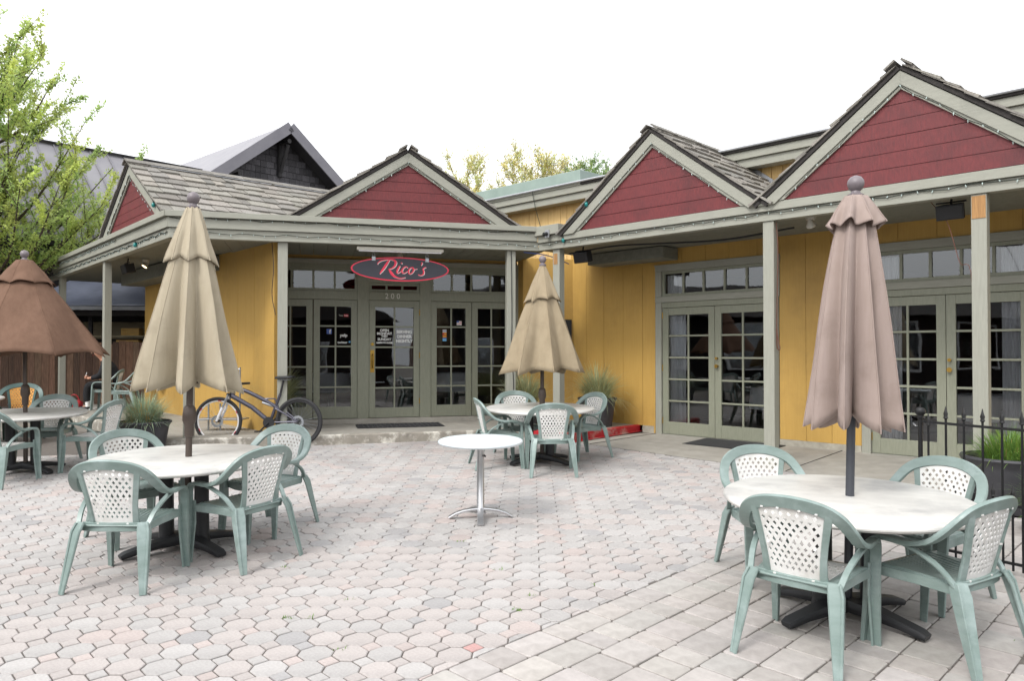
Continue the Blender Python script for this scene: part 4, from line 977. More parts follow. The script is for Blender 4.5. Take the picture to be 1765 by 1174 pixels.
    mb.add(vs, [(j * (nx + 1) + i, j * (nx + 1) + i + 1, (j + 1) * (nx + 1) + i + 1, (j + 1) * (nx + 1) + i) for j in range(ny) for i in range(nx) if seat == 'slat' or not (2 <= i < nx - 2 and 2 <= j < ny - 2)])
    if seat == 'slat':
        for i in range(13):
            u = -.84 + i * .14; mb.band([sp(u, v) + V((0, 0, .004)) for v in (.08, .3, .5, .7, .93)], [V((1, 0, 0))] * 5, .019, .007)
    so_ = mb.build('seat', green, t, smooth=50, local=True, solid=.012)
    if seat != 'slat':
        mb = lattice(0, 0, 8, 10, lambda u, v: sp(u * .70, .12 + .76 * v) + V((0, 0, .006))); mb.build('seat_panel', white, t, local=True, solid=.006)
    mb = MB(); mb.band([sp(-1, .1) - V((.004, 0, .02)), sp(-1, .5) - V((.004, 0, .02)), sp(-1, .96) - V((0, 0, .02)), sp(-.6, 1) - V((0, -.004, .028)), sp(0, 1) - V((0, -.014, .032)), sp(.6, 1) - V((0, -.004, .028)), sp(1, .96) - V((0, 0, .02)), sp(1, .5) - V((-.004, 0, .02)), sp(1, .1) - V((-.004, 0, .02))], [V((0, 0, 1))] * 9, .055, .016); mb.build('seat_apron', green, t, smooth=45, local=True)
    # rail under the back
    pts = [back_pt(x, .405) + V((0, -.006 - .35 * (x * x), 0)) for x in (-.215, -.14, -.07, 0, .07, .14, .215)]
    mb = MB(); mb.band(pts, [V((0, 0, 1))] * 7, .062, .022); mb.build('back_rail', green, t, smooth=45, local=True)
    # lattice back
    mb = lattice(0, 0, 8, 13, lambda u, v: back_pt(u * halfw(.435 + .365 * v), .435 + .365 * v + .012 * (1 - u * u) * (v > .5)) + V((0, .004, 0)))
    mb.build('back_panel', white, t, local=True, solid=.006)
    cl = MB()
    for x, z in ((-.14, .792), (-.05, .80), (.06, .80), (.14, .792), (-.12, .6), (.12, .6), (-.1, .43), (.1, .43)):
        q = back_pt(x, z) - V((0, .012, 0)); cl.box(q.x - .007, q.x + .007, q.y - .003, q.y + .006, q.z - .004, q.z + .004)
    tag(cl.build('panel_clips', white, t, local=True), kind='stuff')
    return t
ch_s = armchair('slat'); ch_l = armchair('lattice')
used = set()
def place_chair(proto, x, y, fx, fy, label, z=None, group='green and white resin armchairs', tilt=True):
    o = proto if proto.name not in used else copytree(proto); used.add(proto.name)
    o.location = (x, y, gz(y) if z is None else z); o.rotation_euler = yawrot(math.atan2(fy, fx) - PI / 2, tilt)
    o.scale = (.975, .975, .975)
    return tag(o, label, 'chair', group)
G = 'green armchair with white lattice back, '
place_chair(ch_s, -2.58, 5.02, .02, 1, G + 'back to the viewer at the left beige-umbrella table')
place_chair(ch_s, -1.97, 5.47, -.80, .46, G + 'right front of the left beige-umbrella table, turned left')
place_chair(ch_s, -3.04, 6.04, .75, -.6, G + 'far left of the beige-umbrella table')
place_chair(ch_s, -2.06, 6.32, -.35, -.9, G + 'far right of the beige-umbrella table, before the bicycle')
place_chair(ch_l, 1.55, 3.93, .66, .75, 'green resin armchair with white lattice seat and back, nearest the viewer at the right table')
place_chair(ch_s, 2.27, 3.93, -.50, .86, G + 'cut by the right edge of the picture')
place_chair(ch_s, 1.77, 5.10, .1, -1, G + 'behind the left side of the taupe-umbrella table')
place_chair(ch_s, 2.60, 4.72, -.86, -.5, G + 'behind the taupe-umbrella table by the iron fence')
place_chair(ch_s, .46, 8.76, -.05, 1, G + 'back to the viewer before the tan umbrella')
place_chair(ch_s, -.18, 9.2, .95, .22, G + 'sideways left of the tan-umbrella table')
place_chair(ch_s, .10, 10.0, .3, -1, G + 'far left of the tan-umbrella table')
place_chair(ch_s, .92, 9.86, -.85, -.55, G + 'far right of the tan-umbrella table near the red kerb')
place_chair(ch_l, -5.62, 8.15, .05, 1, 'green resin armchair with white lattice seat, cut by the left edge, under the brown umbrella')
place_chair(ch_l, -5.02, 8.98, -1, .05, 'green resin armchair with white lattice seat, sideways at the brown-umbrella table')
place_chair(ch_s, -5.88, 9.42, .1, -1, G + 'far side of the brown-umbrella table')
place_chair(ch_s, -7.86, 15.05, -.98, -.2, 'empty green resin armchair on the porch beside the seated person', ZF, tilt=False)
PCH = place_chair(ch_s, -8.55, 15.75, -.97, -.25, 'green resin armchair under the seated person in black', ZF, tilt=False)
oc = armchair('slat', M_dgreen, M_orangeres); used.add(oc.name); oc.location = (-7.45, 11.2, gz(11.2)); oc.rotation_euler = yawrot(PI + .3, True)
tag(oc, 'dark green armchair with orange lattice back at the left edge', 'chair', 'green and white resin armchairs')
t = copytree(t0); t.location = (-8.05, 10.6, gz(10.6)); t.rotation_euler = yawrot(.7, True); tag(t, 'white round table before the orange-backed chair, mostly beyond the left edge', 'table', 'round patio tables')

# --- umbrellas
def umbrella(loc, label, mcl, mpole, lean=(0, 0), ztop=2.62, hem=1.2, R1=.4, R0=.06, ribs=8, fold=.55, phase=0.0, p=1.0, seed=1, vent=(.17, .55), flounce=False, hemdip=.10, sag=.0, crank=True, sharp=1.4, twist=0.0, hz=None, rib_var=.06):
    rnd = random.Random(seed); x, y = loc
    t = thing('patio_umbrella', label, 'umbrella', (x, y, gz(y)), group='closed patio umbrellas')
    t.rotation_euler = (lean[1], lean[0], 0)
    mb = MB(); mb.lathe([(.024, .06), (.024, hem + .25), (.019, hem + .3), (.019, ztop)], 16); pole = mb.build('pole', mpole, t, smooth=True, local=True)
    if crank:
        z = crank if crank is not True else hem - .23
        mb = MB(); mb.lathe([(.026, z - .13), (.034, z - .12), (.036, z - .03), (.05, z), (.05, z + .05), (.042, z + .10), (.028, z + .115)], 18); mb.build('crank_housing', mpole, t, smooth=35, local=True)
    mb = MB(); f = ztop; mb.lathe([(.045, f - .02), (.046, f), (.028, f + .010), (.025, f + .022), (.038, f + .034), (.046, f + .055), (.0475, f + .068), (.044, f + .085), (.03, f + .104), (.012, f + .112), (.004, f + .113)], 24); mb.build('finial', M_finial, t, smooth=35, local=True)
    K = 16; n = ribs * K; rr = [1 + rnd.uniform(-rib_var, rib_var) for _ in range(ribs)]; dep = [rnd.uniform(.8, 1.15) for _ in range(ribs)]; sk = [rnd.uniform(-.6, .6) for _ in range(ribs)]; hd = [rnd.uniform(-.025, .025) for _ in range(ribs)]; ph = [rnd.uniform(0, 6.28) for _ in range(ribs)]; sm = MB()
    def surf(ft, fold_, z0, z1, ra, rb, pw, dip, nz, wav=0.0, name='canopy'):
        vs = []
        for j in range(nz + 1):
            tt = j / nz
            for i in range(n):
                k = i // K; s = (i % K) / K; k2 = (k + 1) % ribs
                ss = s + sk[k] * math.sin(PI * s) ** 2 * .5 * tt                            # folds lean to one side
                rbv = rr[k] * (1 - s) + rr[k2] * s
                rad = (ra + (rb - ra) * tt ** pw) * (rbv if tt > 0 else 1)
                sn = math.sin(PI * s); c = .45 * sn + .55 * sn ** sharp                                       # 0 at ribs, 1 mid panel
                fl = min(.93, fold_ * dep[k] * (.35 + .65 * tt))
                r_ = rad * (1 - fl * c) * (1 + .035 * tt * math.sin(tt * 4.1 + ph[k] + 3 * s) + .010 * math.sin(tt * 11 + ph[k] * 2 + 5 * s))
                an = 2 * PI * (k + s + (ss - s) * .8) / ribs + phase + twist * tt
                zb = z1 - dip * (1 - c) * 1.0 + hd[k] * (1 - s) + hd[k2] * s
                z = z0 + (zb - z0) * tt - sag * math.sin(PI * tt) * 0
                vs.append((r_ * math.cos(an), r_ * math.sin(an), z))
        for k in range(ribs):
            MB().tube([V(vs[j * n + k * K]) * 1.0 + V((vs[j * n + k * K][0], vs[j * n + k * K][1], 0)).normalized() * .001 for j in range(nz + 1)], .0042, 5).build('seam', mcl, t, local=True)
        mb = MB(); mb.add(vs, [(j * n + i, (j + 1) * n + i, (j + 1) * n + (i + 1) % n, j * n + (i + 1) % n) for j in range(nz) for i in range(n)])
        return mb.build(name, mcl, t, smooth=50, local=True, solid=.003)
    zt = ztop - .01
    can = surf(0, fold, zt - .05, hem, R0, R1, p, hemdip, 22)
    vz = zt - (zt - hem) * vent[1]
    fr = (zt - .05 - vz) / (zt - .05 - hem); rv = R0 + (R1 - R0) * fr ** p
    surf(0, fold * (.55 if not flounce else .38), zt, vz, R0 * .85, rv * (1.15 if not flounce else 1.28) + .018, p * (1.0 if not flounce else 1.25), -.03 if flounce else .035, 12, name='vent_flap')
    mb = MB()
    for k in range(ribs):
        an = 2 * PI * k / ribs + phase; q = [((R0 + (R1 - R0) * tt ** p) * rr[k] * .90 * math.cos(an + twist * tt), (R0 + (R1 - R0) * tt ** p) * rr[k] * .90 * math.sin(an + twist * tt), zt - .06 + (hem - hemdip * .75 - zt + .06) * tt) for tt in (0.05, .25, .5, .75, .97)]
        MB().tube(q, .007, 6).build('rib', mpole, t, local=True)
    return t
umbrella((-2.49, 5.71), 'half-folded beige canvas umbrella standing in the left table', M_beige, M_bronze, (.012, 0), 2.63, 1.27, .41, .055, 8, .66, .25, .95, 3, (.17, .30), hemdip=.08, crank=.98, rib_var=.10, sharp=1.7)
umbrella((1.955, 4.35), 'tightly folded taupe umbrella standing in the right-hand table', M_taupe, M_greypole, (.026, 0), 2.47, 1.17, .268, .07, 8, .72, .1, .72, 11, (.15, .15), flounce=True, hemdip=.08, crank=False, sharp=2.2, rib_var=.12, twist=.12)
umbrella((.38, 9.45), 'half-open tan canvas umbrella by the entrance step', M_tan, M_bronze, (.004, 0), 2.52, 1.18, .56, .04, 8, .36, .22, 1.0, 5, (.15, .33), hemdip=.05, crank=.83, sharp=1.1, rib_var=.05)
umbrella((-5.75, 8.8), 'half-open wide brown canvas umbrella at the left edge', M_brown, M_bronze, (-.015, 0), 2.52, 1.42, .92, .10, 8, .13, .12, 1.0, 8, (.15, .24), hemdip=.06, crank=.92, sharp=.8, rib_var=.02)

# ================================================================== PLANTERS
def planter(loc, z, r, h, label, mgrass, n=420, gl=.42, sprd=.75, straw=.0, pal=((1, 1, 1), (1.25, 1.1, .8)), seed=1, droop=.5):
    rnd = random.Random(seed); x, y = loc
    t = thing('grass_planter', label, 'planter', (x, y, z), group='potted grasses')
    mb = MB(); mb.lathe([(r * .72, 0), (r * .74, .01), (r * .90, h * .78), (r * .93, h * .86), (r * 1.0, h * .93), (r * 1.02, h * .96), (r, h), (r * .93, h), (r * .88, h * .9)], 40); mb.build('pot', M_pot, t, smooth=30, local=True)
    mb = MB(); mb.lathe([(.01, h * .92), (r * .5, h * .915), (r * .9, h * .90)], 24); mb.build('soil', M_soil, t, smooth=True, local=True)
    def blades(nb_, cols, lmin, lmax, spread, wide, cr_):
        mb = MB()
        for _ in range(nb_):
            a = rnd.uniform(0, 2 * PI); q = rnd.random() ** .6; b0 = V((math.cos(a) * q * cr_, math.sin(a) * q * cr_, h * .9)); a2 = a + rnd.uniform(-.7, .7)
            L_ = rnd.uniform(lmin, lmax); e = spread * (q * .8 + .25) * rnd.uniform(.5, 1.15); d = V((math.cos(a2), math.sin(a2), 0)); sd_ = V((-d.y, d.x, 0)) * wide
            c = cols[rnd.randrange(len(cols))]; k = rnd.uniform(.75, 1.2); c = tuple(v_ * k for v_ in c); vs = []
            for i in range(5):
                s = i / 4; q2 = b0 + d * (L_ * e * s ** 1.3) + V((0, 0, L_ * (s * math.sqrt(max(.05, 1 - min(e, .98) ** 2)) * 1.05 - droop * e * s * s * s))); w_ = (1 - s) ** .6
                vs += [q2 - sd_ * w_, q2 + sd_ * w_]
            mb.add(vs, [(i * 2, i * 2 + 1, i * 2 + 3, i * 2 + 2) for i in range(4)], c)
        return mb
    tag(blades(n, pal, gl * .6, gl * 1.15, sprd, .0045, r * .55).build('grass_blades', mgrass, t, local=True), kind='stuff')
    if straw: tag(blades(int(n * straw), ((1, 1, 1), (1.1, 1.05, .9)), gl * .4, gl * .75, sprd * .8, .004, r * .4).build('dry_blades', M_straw, t, local=True), kind='stuff')
    return t
BLUE = ((1, 1, 1), (.95, 1.08, 1.05), (1.35, 1.25, .95), (.8, .9, .8)); DRY = ((1.2, 1.15, .9), (1.5, 1.3, .95), (.9, .95, .8), (1.7, 1.45, 1.05))
planter((-5.0, 10.1), gz(10.1) + .01, .345, .44, 'dark pot of blue-green and straw-coloured grass before the porch corner', M_grass, 900, .5, .98, .75, ((1, 1.05, 1.0), (.95, 1.15, 1.05), (1.2, 1.25, 1.05)), 1)
planter((-3.78, 11.95), ZF, .27, .40, 'dark pot of wispy grass behind the bicycle and the entrance post', M_grass, 950, .78, .95, .25, DRY, 2)
planter((.22, 12.2), ZF, .27, .36, 'dark pot of wispy grass beside the entrance doors, behind the tan umbrella', M_grass, 900, .68, .9, .25, DRY, 3)
planter((1.40, 12.2), ZF, .32, .47, 'tall dark pot of pale wispy grass by the yellow wall and red kerb', M_grass, 1000, .70, .98, .3, DRY, 4)
planter((4.62, 6.9), gz(6.9) + .01, .40, .50, 'large black pot of bright green grass behind the iron fence', M_grassg, 900, .36, .85, .06, ((1, 1, 1), (1.15, 1.1, .9), (.75, .85, .8), (1.2, 1.05, .8)), 5)
planter((4.35, 6.05), gz(6.05) + .01, .2, .22, 'low pot of thin green grass at the right edge by the fence', M_grassg, 260, .36, .9, .0, ((1, 1, 1), (.8, .9, .8)), 6)
planter((-10.2, 15.3), gz(12.4) + .05, .16, .2, 'small tuft of dry straw-coloured grass by the board fence', M_straw, 300, .4, .35, .0, ((1, 1, 1),), 9)

# ================================================================== IRON FENCE
f0 = V((3.02, 5.5, 0)); f1 = V((3.85, 4.5, 0)); d = (f1 - f0).normalized(); nrm_ = V((-d.y, d.x, 0)); Lf = (f1 - f0).length
t = thing('iron_fence', 'low black wrought iron fence panel at the right edge of the patio', 'fence', (f0.x, f0.y, gz(f0.y)))
zg = lambda p: gz(p.y)
mb = MB(); q = f0; mb.tube([(q.x, q.y, zg(q)), (q.x, q.y, zg(q) + 1.03)], .016, 10); mb.lathe([(.018, 1.02), (.022, 1.03), (.02, 1.04), (.036, 1.06), (.038, 1.075), (.03, 1.095), (.01, 1.105)], 14, (q.x, q.y, zg(q))); mb.build('end_post', M_iron, t, smooth=True)
for h in (.99, .47, .08):
    a, b = f0, f1; mb = MB(); mb.obox(V((a.x, a.y, zg(a) + h)) - nrm_ * .008, V((b.x - a.x, b.y - a.y, zg(b) - zg(a))), nrm_ * .016, V((0, 0, .018))); mb.build('rail', M_iron, t)
i = 0; s = .055
def picket(p, h, r=.0085):
    mb = MB(); z = zg(p); mb.tube([(p.x, p.y, z + .04), (p.x, p.y, z + h)], r, 6); mb.lathe([(.008, h - .01), (.017, h + .0), (.012, h + .012), (.016, h + .03), (.009, h + .05), (.002, h + .085)], 8, (p.x, p.y, z)); return mb.build('picket', M_iron, t, smooth=40)
while s < Lf:
    picket(f0 + d * s, 1.04 if i else .98); 
    if i: picket(f0 + d * (s + .059), .53)
    s += .118; i += 1
mb = MB(); q = f0; mb.obox(V((q.x, q.y, zg(q) + .002)) - nrm_ * .2 - d * .02, nrm_ * .4, d * .04, V((0, 0, .012))); mb.build('foot', M_iron, t)

# ================================================================== BICYCLE (faces left)
Rw = .352
yb = 10.86; bx0 = V((-3.10, yb - .04, gz(yb) + Rw)); bx1 = V((-4.31, yb + .05, gz(yb) + Rw))      # rear and front axles
t = thing('mountain_bicycle', 'grey full-suspension mountain bicycle with white fork leaning before the entrance step', 'bicycle', (-3.7, yb, gz(yb)))
fw = (bx1 - bx0).normalized(); upz = V((0, 0, 1)); sdv = fw.cross(upz)
def bp(f, u, s=0): return bx0 + fw * f + upz * u + sdv * s
WB = (bx1 - bx0).length
def wheel(c, ax, name='wheel', disc=-1):
    a1 = upz; a2 = ax.cross(upz).normalized(); N = 48
    def ring(r, rad, n=10):
        mb = MB(); pts = []; vs = []
        for i in range(N):
            an = 2 * PI * i / N; dr = a1 * math.cos(an) + a2 * math.sin(an); 
            for k in range(n): b = 2 * PI * k / n; vs.append(c + dr * (r + rad * math.cos(b)) + ax * rad * .9 * math.sin(b))
        mb.add(vs, [(i * n + k, i * n + (k + 1) % n, ((i + 1) % N) * n + (k + 1) % n, ((i + 1) % N) * n + k) for i in range(N) for k in range(n)]); return mb
    w_ = ring(Rw - .026, .026).build(name, M_rubber, t, smooth=True)
    ring(Rw - .058, .012, 8).build('rim', M_blackp if name == 'wheel' and disc == 1 else M_whitep if disc == -1 else M_blackp, w_, smooth=True)
    mb = MB()
    for i in range(28):
        an = 2 * PI * i / 28; dr = a1 * math.cos(an) + a2 * math.sin(an); mb.tube([c + dr * .02 + ax * (.03 if i % 2 else -.03), c + dr * (Rw - .06)], .0016, 4, False)
    tag(mb.build('spokes', M_galv, w_), kind='stuff')
    mb = MB(); mb.tube([c - ax * .06, c + ax * .06], .022, 12); mb.build('hub', M_blackp, w_, smooth=True)
    mb = MB(); dd = c - ax * .045
    if ax.y > 0: dd = c - ax * .045
    vs = []; n = 32
    for r in (.055, .088):
        for i in range(n): an = 2 * PI * i / n; vs.append(dd + (a1 * math.cos(an) + a2 * math.sin(an)) * r)
    mb.add(vs, [(i, (i + 1) % n, n + (i + 1) % n, n + i) for i in range(n)])
    mb.build('brake_disc', M_galv, w_, solid=.003)
    if disc == -1:
        mb = MB()
        for i in range(6):
            for s2 in range(3):
                an = 2 * PI * i / 6 + s2 * .05; dr = a1 * math.cos(an) + a2 * math.sin(an); an2 = an + .05; dr2 = a1 * math.cos(an2) + a2 * math.sin(an2)
                mb.tube([c + dr * (Rw - .055) - ax * .0125, c + dr2 * (Rw - .055) - ax * .0125], .006, 5)
        tag(mb.build('rim_decals', M_redv, w_), kind='stuff')
    return w_
ax = sdv if sdv.y > 0 else -sdv
wheel(bx0, ax, disc=1); wheel(bx1, (ax + fw * .10).normalized(), disc=-1)
def tb(name, pts, r, m, n=10): return MB().tube(pts, r, n).build(name, m, t, smooth=True)
head_t, head_b = bp(WB - .245, .47), bp(WB - .205, .37); bb = bp(.43, -.015); st = bp(.28, .40)
fr_ = MB(); fr_.tube(spline([head_t, bp(WB - .42, .44), bp(.50, .30), bp(.36, .22), bp(.30, .16)], 4), [.03] * 9 + [.026] * 8, 12); fr_.tube([head_b, bp(.70, .2), bb], [.036, .034, .032], 12); fr_.tube([bb, bp(.36, .19), st], [.024, .022, .02], 10); fr_.tube([bp(.31, .21), bp(.36, .33), bp(.50, .33)], .011, 8)
fr_.tube([head_t + upz * .03 - fw * .012, head_b - upz * .03 + fw * .012], .03, 12); fr_.tube([bb + sdv * .05, bb - sdv * .05], .03, 12); frm = fr_.build('frame', M_bike, t, smooth=True)
sw = MB()
for s in (-.055, .055): sw.tube([bp(0, 0, s), bp(.2, .12, s), bp(.34, .19, s * .6)], [.014, .015, .016], 8); sw.tube([bp(0, 0, s), bp(.38, -.01, s * .8)], .012, 8)
sw.build('swingarm', M_bike, t, smooth=True)
tb('shock_absorber', [bp(.33, .20), bp(.42, .235), bp(.55, .275)], [.014, .022, .016], M_galv); tb('seat_post', [st, bp(.235, .60)], .0145, M_blackp)
mb = MB(); sv = []
for f, wdt, u in ((-.02, .066, .635), (.06, .07, .632), (.14, .045, .628), (.21, .026, .626), (.255, .02, .618)): sv.append((f, wdt, u))
vs = [];
for f, wdt, u in sv:
    for k in range(9):
        a = PI * k / 8; vs.append(bp(.10 + f, u + .026 * math.sin(a), wdt * math.cos(a)))
mb.add(vs, [(i * 9 + k, i * 9 + k + 1, (i + 1) * 9 + k + 1, (i + 1) * 9 + k) for i in range(4) for k in range(8)]); mb.build('saddle', M_blackp, t, smooth=True, solid=.014)
tb('saddle_rail', [bp(.12, .615), bp(.2, .60), bp(.3, .615)], .006, M_galv)
fk = MB()
for s in (-.062, .062): fk.tube([bp(WB, 0, s), bp(WB - .09, .20, s)], [.018, .022], 10)
fk.tube([bp(WB - .085, .17, -.06), bp(WB - .02 - .04, .40 - .10, 0) * 0 + bp(WB - .15, .365, -.03), bp(WB - .15, .365, .03), bp(WB - .085, .17, .06)], .016, 8); fork = fk.build('fork', M_whitep, t, smooth=True)
for s in (-.062, .062): tb('fork_stanchion', [bp(WB - .09, .20, s), bp(WB - .175, .39, s)], .015, M_galv)
tb('fork_crown', [bp(WB - .178, .392, -.075), bp(WB - .178, .392, .075)], .024, M_blackp)
hb = bp(WB - .20, .52); tb('stem', [bp(WB - .25, .49), hb], .02, M_blackp)
tb('handlebar', spline([hb - ax * .34 - fw * .10 + upz * .02, hb - ax * .15 + upz * .015, hb, hb + ax * .15 + upz * .015, hb + ax * .34 - fw * .10 + upz * .02]), .013, M_blackp)
for s in (-1, 1): tb('grip', [hb + ax * s * .22 - fw * .04 + upz * .017, hb + ax * s * .36 - fw * .11 + upz * .02], .018, M_rubber)
mb = MB(); mb.lathe([(.085, -.003), (.085, .003)], 28, bb + ax * .06 * -1, axis=V((0, 0, 1)).rotation_difference(ax).to_matrix()); mb.build('chainring', M_blackp, t)
tb('crank', [bb - ax * .075, bb - ax * .075 + fw * .12 - upz * .12], .011, M_blackp); tb('crank', [bb + ax * .075, bb + ax * .075 - fw * .12 + upz * .12], .011, M_blackp)
for sg, c in ((-1, bb - ax * .075 + fw * .12 - upz * .12), (1, bb + ax * .075 - fw * .12 + upz * .12)):
    mb = MB(); mb.obox(c + ax * sg * .01 - fw * .045 - upz * .008, fw * .09, ax * sg * .09, upz * .016); mb.build('pedal', M_blackp, t)
# galvanised cart / rack behind the bicycle
q = V((-4.35, 11.55, ZF)); t = thing('galvanised_rack', 'galvanised steel tube rack standing behind the bicycle by the yellow wall', 'rack', q)
for dx in (-.36, -.18, .12):
    mb = MB(); mb.tube([q + V((dx, .03 * dx, 0)), q + V((dx, .03 * dx, .42 if dx < 0 else .98))], .014, 10); mb.build('upright', M_galv, t, smooth=True)
mb = MB(); mb.tube([q + V((.12, 0, .95)), q + V((-.25, 0, .95))], .012, 8); mb.build('crossbar', M_galv, t, smooth=True)
mb = MB(); mb.obox(q + V((-.5, -.15, .17)), (.72, 0, 0), (0, .3, 0), (0, 0, .02)); mb.build('shelf', M_galv, t, bevel=.004)
mb = MB(); mb.tube([q + V((-.5, -.1, 0)), q + V((-.5, -.1, .33)), q + V((-.42, -.1, .33))], .012, 8); mb.build('hook_bar', M_galv, t)

# ================================================================== PERSON seated on the porch, facing left
PX, PY = -8.55, 15.75; face = V((-.97, -.25, 0)).normalized(); side = V((face.y, -face.x, 0)).normalized(); ori = V((PX, PY, ZF))
def pp(f, s, z): return ori + face * f + side * s + V((0, 0, z))
def skinned(name, joints, edges, m, parent, lv=2):
    me = bpy.data.meshes.new(name); me.from_pydata([tuple(j[0]) for j in joints], edges, []); o = bpy.data.objects.new(name, me); C.objects.link(o)
    o.modifiers.new('skin', 'SKIN'); 
    if not me.skin_vertices: 
        bpy.context.view_layer.objects.active = o
    bpy.context.view_layer.update()
    for i, j in enumerate(joints):
        sv = me.skin_vertices[0].data[i]; r = j[1]; sv.radius = (r, r) if not isinstance(r, tuple) else r
    me.skin_vertices[0].data[0].use_root = True
    md = o.modifiers.new('sub', 'SUBSURF'); md.levels = lv; md.render_levels = lv
    bpy.context.view_layer.update(); ev = o.evaluated_get(bpy.context.evaluated_depsgraph_get()); m2 = bpy.data.meshes.new_from_object(ev)
    bpy.data.objects.remove(o); m2.name = name; m2.materials.clear(); m2.materials.append(m)
    m2.polygons.foreach_set('use_smooth', [True] * len(m2.polygons)); return put(name, m2, parent)
per = thing('person', 'person in black hoodie and trousers sitting bent over a phone behind the porch post', 'person', ori)
# body (skin): one continuous figure, clothing over it
J = [(pp(-.10, 0, .52), .12), (pp(-.08, 0, .72), .11), (pp(.02, 0, .92), .12), (pp(.10, 0, 1.04), .055), (pp(.15, 0, 1.10), .05), (pp(.19, 0, 1.17), .085), (pp(.23, 0, 1.25), .09), (pp(.22, 0, 1.32), .055),
     (pp(.04, .17, .95), .055), (pp(.10, .23, .74), .042), (pp(.34, .09, .66), .03), (pp(.40, .05, .665), .028), (pp(.04, -.17, .95), .055), (pp(.10, -.23, .74), .042), (pp(.34, -.09, .66), .03), (pp(.40, -.05, .665), .028),
     (pp(-.02, .10, .50), .085), (pp(.36, .13, .52), .065), (pp(.38, .13, .28), .052), (pp(.36, .13, .09), .035), (pp(.47, .14, .045), .032), (pp(-.02, -.10, .50), .085), (pp(.36, -.13, .52), .065), (pp(.38, -.13, .28), .052), (pp(.36, -.13, .09), .035), (pp(.47, -.14, .045), .032)]
E = [(0, 1), (1, 2), (2, 3), (3, 4), (4, 5), (5, 6), (6, 7), (2, 8), (8, 9), (9, 10), (10, 11), (2, 12), (12, 13), (13, 14), (14, 15), (0, 16), (16, 17), (17, 18), (18, 19), (19, 20), (0, 21), (21, 22), (22, 23), (23, 24), (24, 25)]
skinned('body', J, E, M_skin, per)
HJ = [(pp(-.11, 0, .50), .155), (pp(-.10, 0, .72), .15), (pp(.0, 0, .93), .15), (pp(.09, 0, 1.05), .09), (pp(.03, .19, .96), .082), (pp(.09, .25, .73), .066), (pp(.30, .11, .665), .047), (pp(.03, -.19, .96), .082), (pp(.09, -.25, .73), .066), (pp(.30, -.11, .665), .047)]
skinned('hoodie', HJ, [(0, 1), (1, 2), (2, 3), (2, 4), (4, 5), (5, 6), (2, 7), (7, 8), (8, 9)], M_hoodie, per)
TJ = [(pp(-.11, 0, .50), .14), (pp(.0, .11, .515), .105), (pp(.36, .135, .535), .088), (pp(.385, .135, .30), .072), (pp(.37, .135, .16), .066), (pp(.0, -.11, .515), .105), (pp(.36, -.135, .535), .088), (pp(.385, -.135, .30), .072), (pp(.37, -.135, .16), .066)]
skinned('trousers', TJ, [(0, 1), (1, 2), (2, 3), (3, 4), (0, 5), (5, 6), (6, 7), (7, 8)], M_pants, per)
for s in (-.135, .135):
    mb = MB(); mb.tube([pp(.365, s, .19), pp(.36, s, .11), pp(.36, s, .07)], [.047, .045, .046], 12); mb.build('sock', M_paper, per, smooth=True)
    skinned('shoe', [(pp(.33, s, .05), .045), (pp(.42, s, .045), .046), (pp(.52, s, .036), .038), (pp(.57, s, .032), .026)], [(0, 1), (1, 2), (2, 3)], M_blackp, per)
    mb = MB(); mb.obox(pp(.28, s - .042, .0), face * .31, side * .084, V((0, 0, .018))); mb.build('sole', M_paper, per, bevel=.008)
skinned('hair', [(pp(.14, 0, 1.26), .085), (pp(.19, 0, 1.315), .085), (pp(.26, 0, 1.335), .06)], [(0, 1), (1, 2)], M_blackp, per)
for s in (-.035, .035):
    mb = MB(); mb.lathe([(.002, -.010), (.009, -.006), (.011, 0), (.009, .006), (.002, .010)], 10, pp(.312, s, 1.225)); mb.build('eye', M_blackp, per, smooth=True)
    mb = MB(); mb.lathe([(.004, -.03), (.016, -.02), (.02, 0), (.016, .02), (.004, .03)], 10, pp(.205, s * 2.6, 1.20)); mb.build('ear', M_skin, per, smooth=True)
mb = MB(); mb.tube([pp(.31, 0, 1.225), pp(.335, 0, 1.19), pp(.318, 0, 1.178)], [.008, .014, .01], 8); mb.build('nose', M_skin, per, smooth=True)
mb = MB(); mb.tube([pp(.298, -.025, 1.143), pp(.307, 0, 1.141), pp(.298, .025, 1.143)], .006, 6); mb.build('mouth', M_redv, per, smooth=True)
for s in (-1, 1):                                          # fingers curling round the phone
    for k in range(4):
        a = pp(.415, s * .05, .66 + .013 * k); MB().tube([a, a + face * .028 - side * s * .012, a + face * .036 - side * s * .03, a + face * .03 - side * s * .045], [.0085, .008, .0075, .006], 7).build('finger', M_skin, per, smooth=True)
    a = pp(.40, s * .045, .70); MB().tube([a, a + V((0, 0, .02)) + face * .015 - side * s * .01, a + V((0, 0, .022)) + face * .035 - side * s * .025], [.010, .009, .007], 7).build('thumb', M_skin, per, smooth=True)
ph = thing('phone', 'small pale phone held by the seated person', 'phone', pp(.44, 0, .66))
mb = MB(); mb.obox(pp(.435, -.04, .655), face * .012, side * .08, V((0, 0, .13)) - face * .03); mb.build('case', M_paper, ph, bevel=.004)
mb = MB(); mb.obox(pp(.4335, -.034, .662), -face * .001, side * .068, V((0, 0, .115)) - face * .0265); mb.build('screen', M_glass, ph)
t = thing('red_bag', 'red sports bag on the porch floor beside the seated person', 'bag', (-9.15, 15.6, ZF))
skinned('pouch', [(V((-9.28, 15.62, ZF + .10)), .09), (V((-9.15, 15.6, ZF + .12)), .115), (V((-9.0, 15.58, ZF + .10)), .09)], [(0, 1), (1, 2)], M_bag, t)
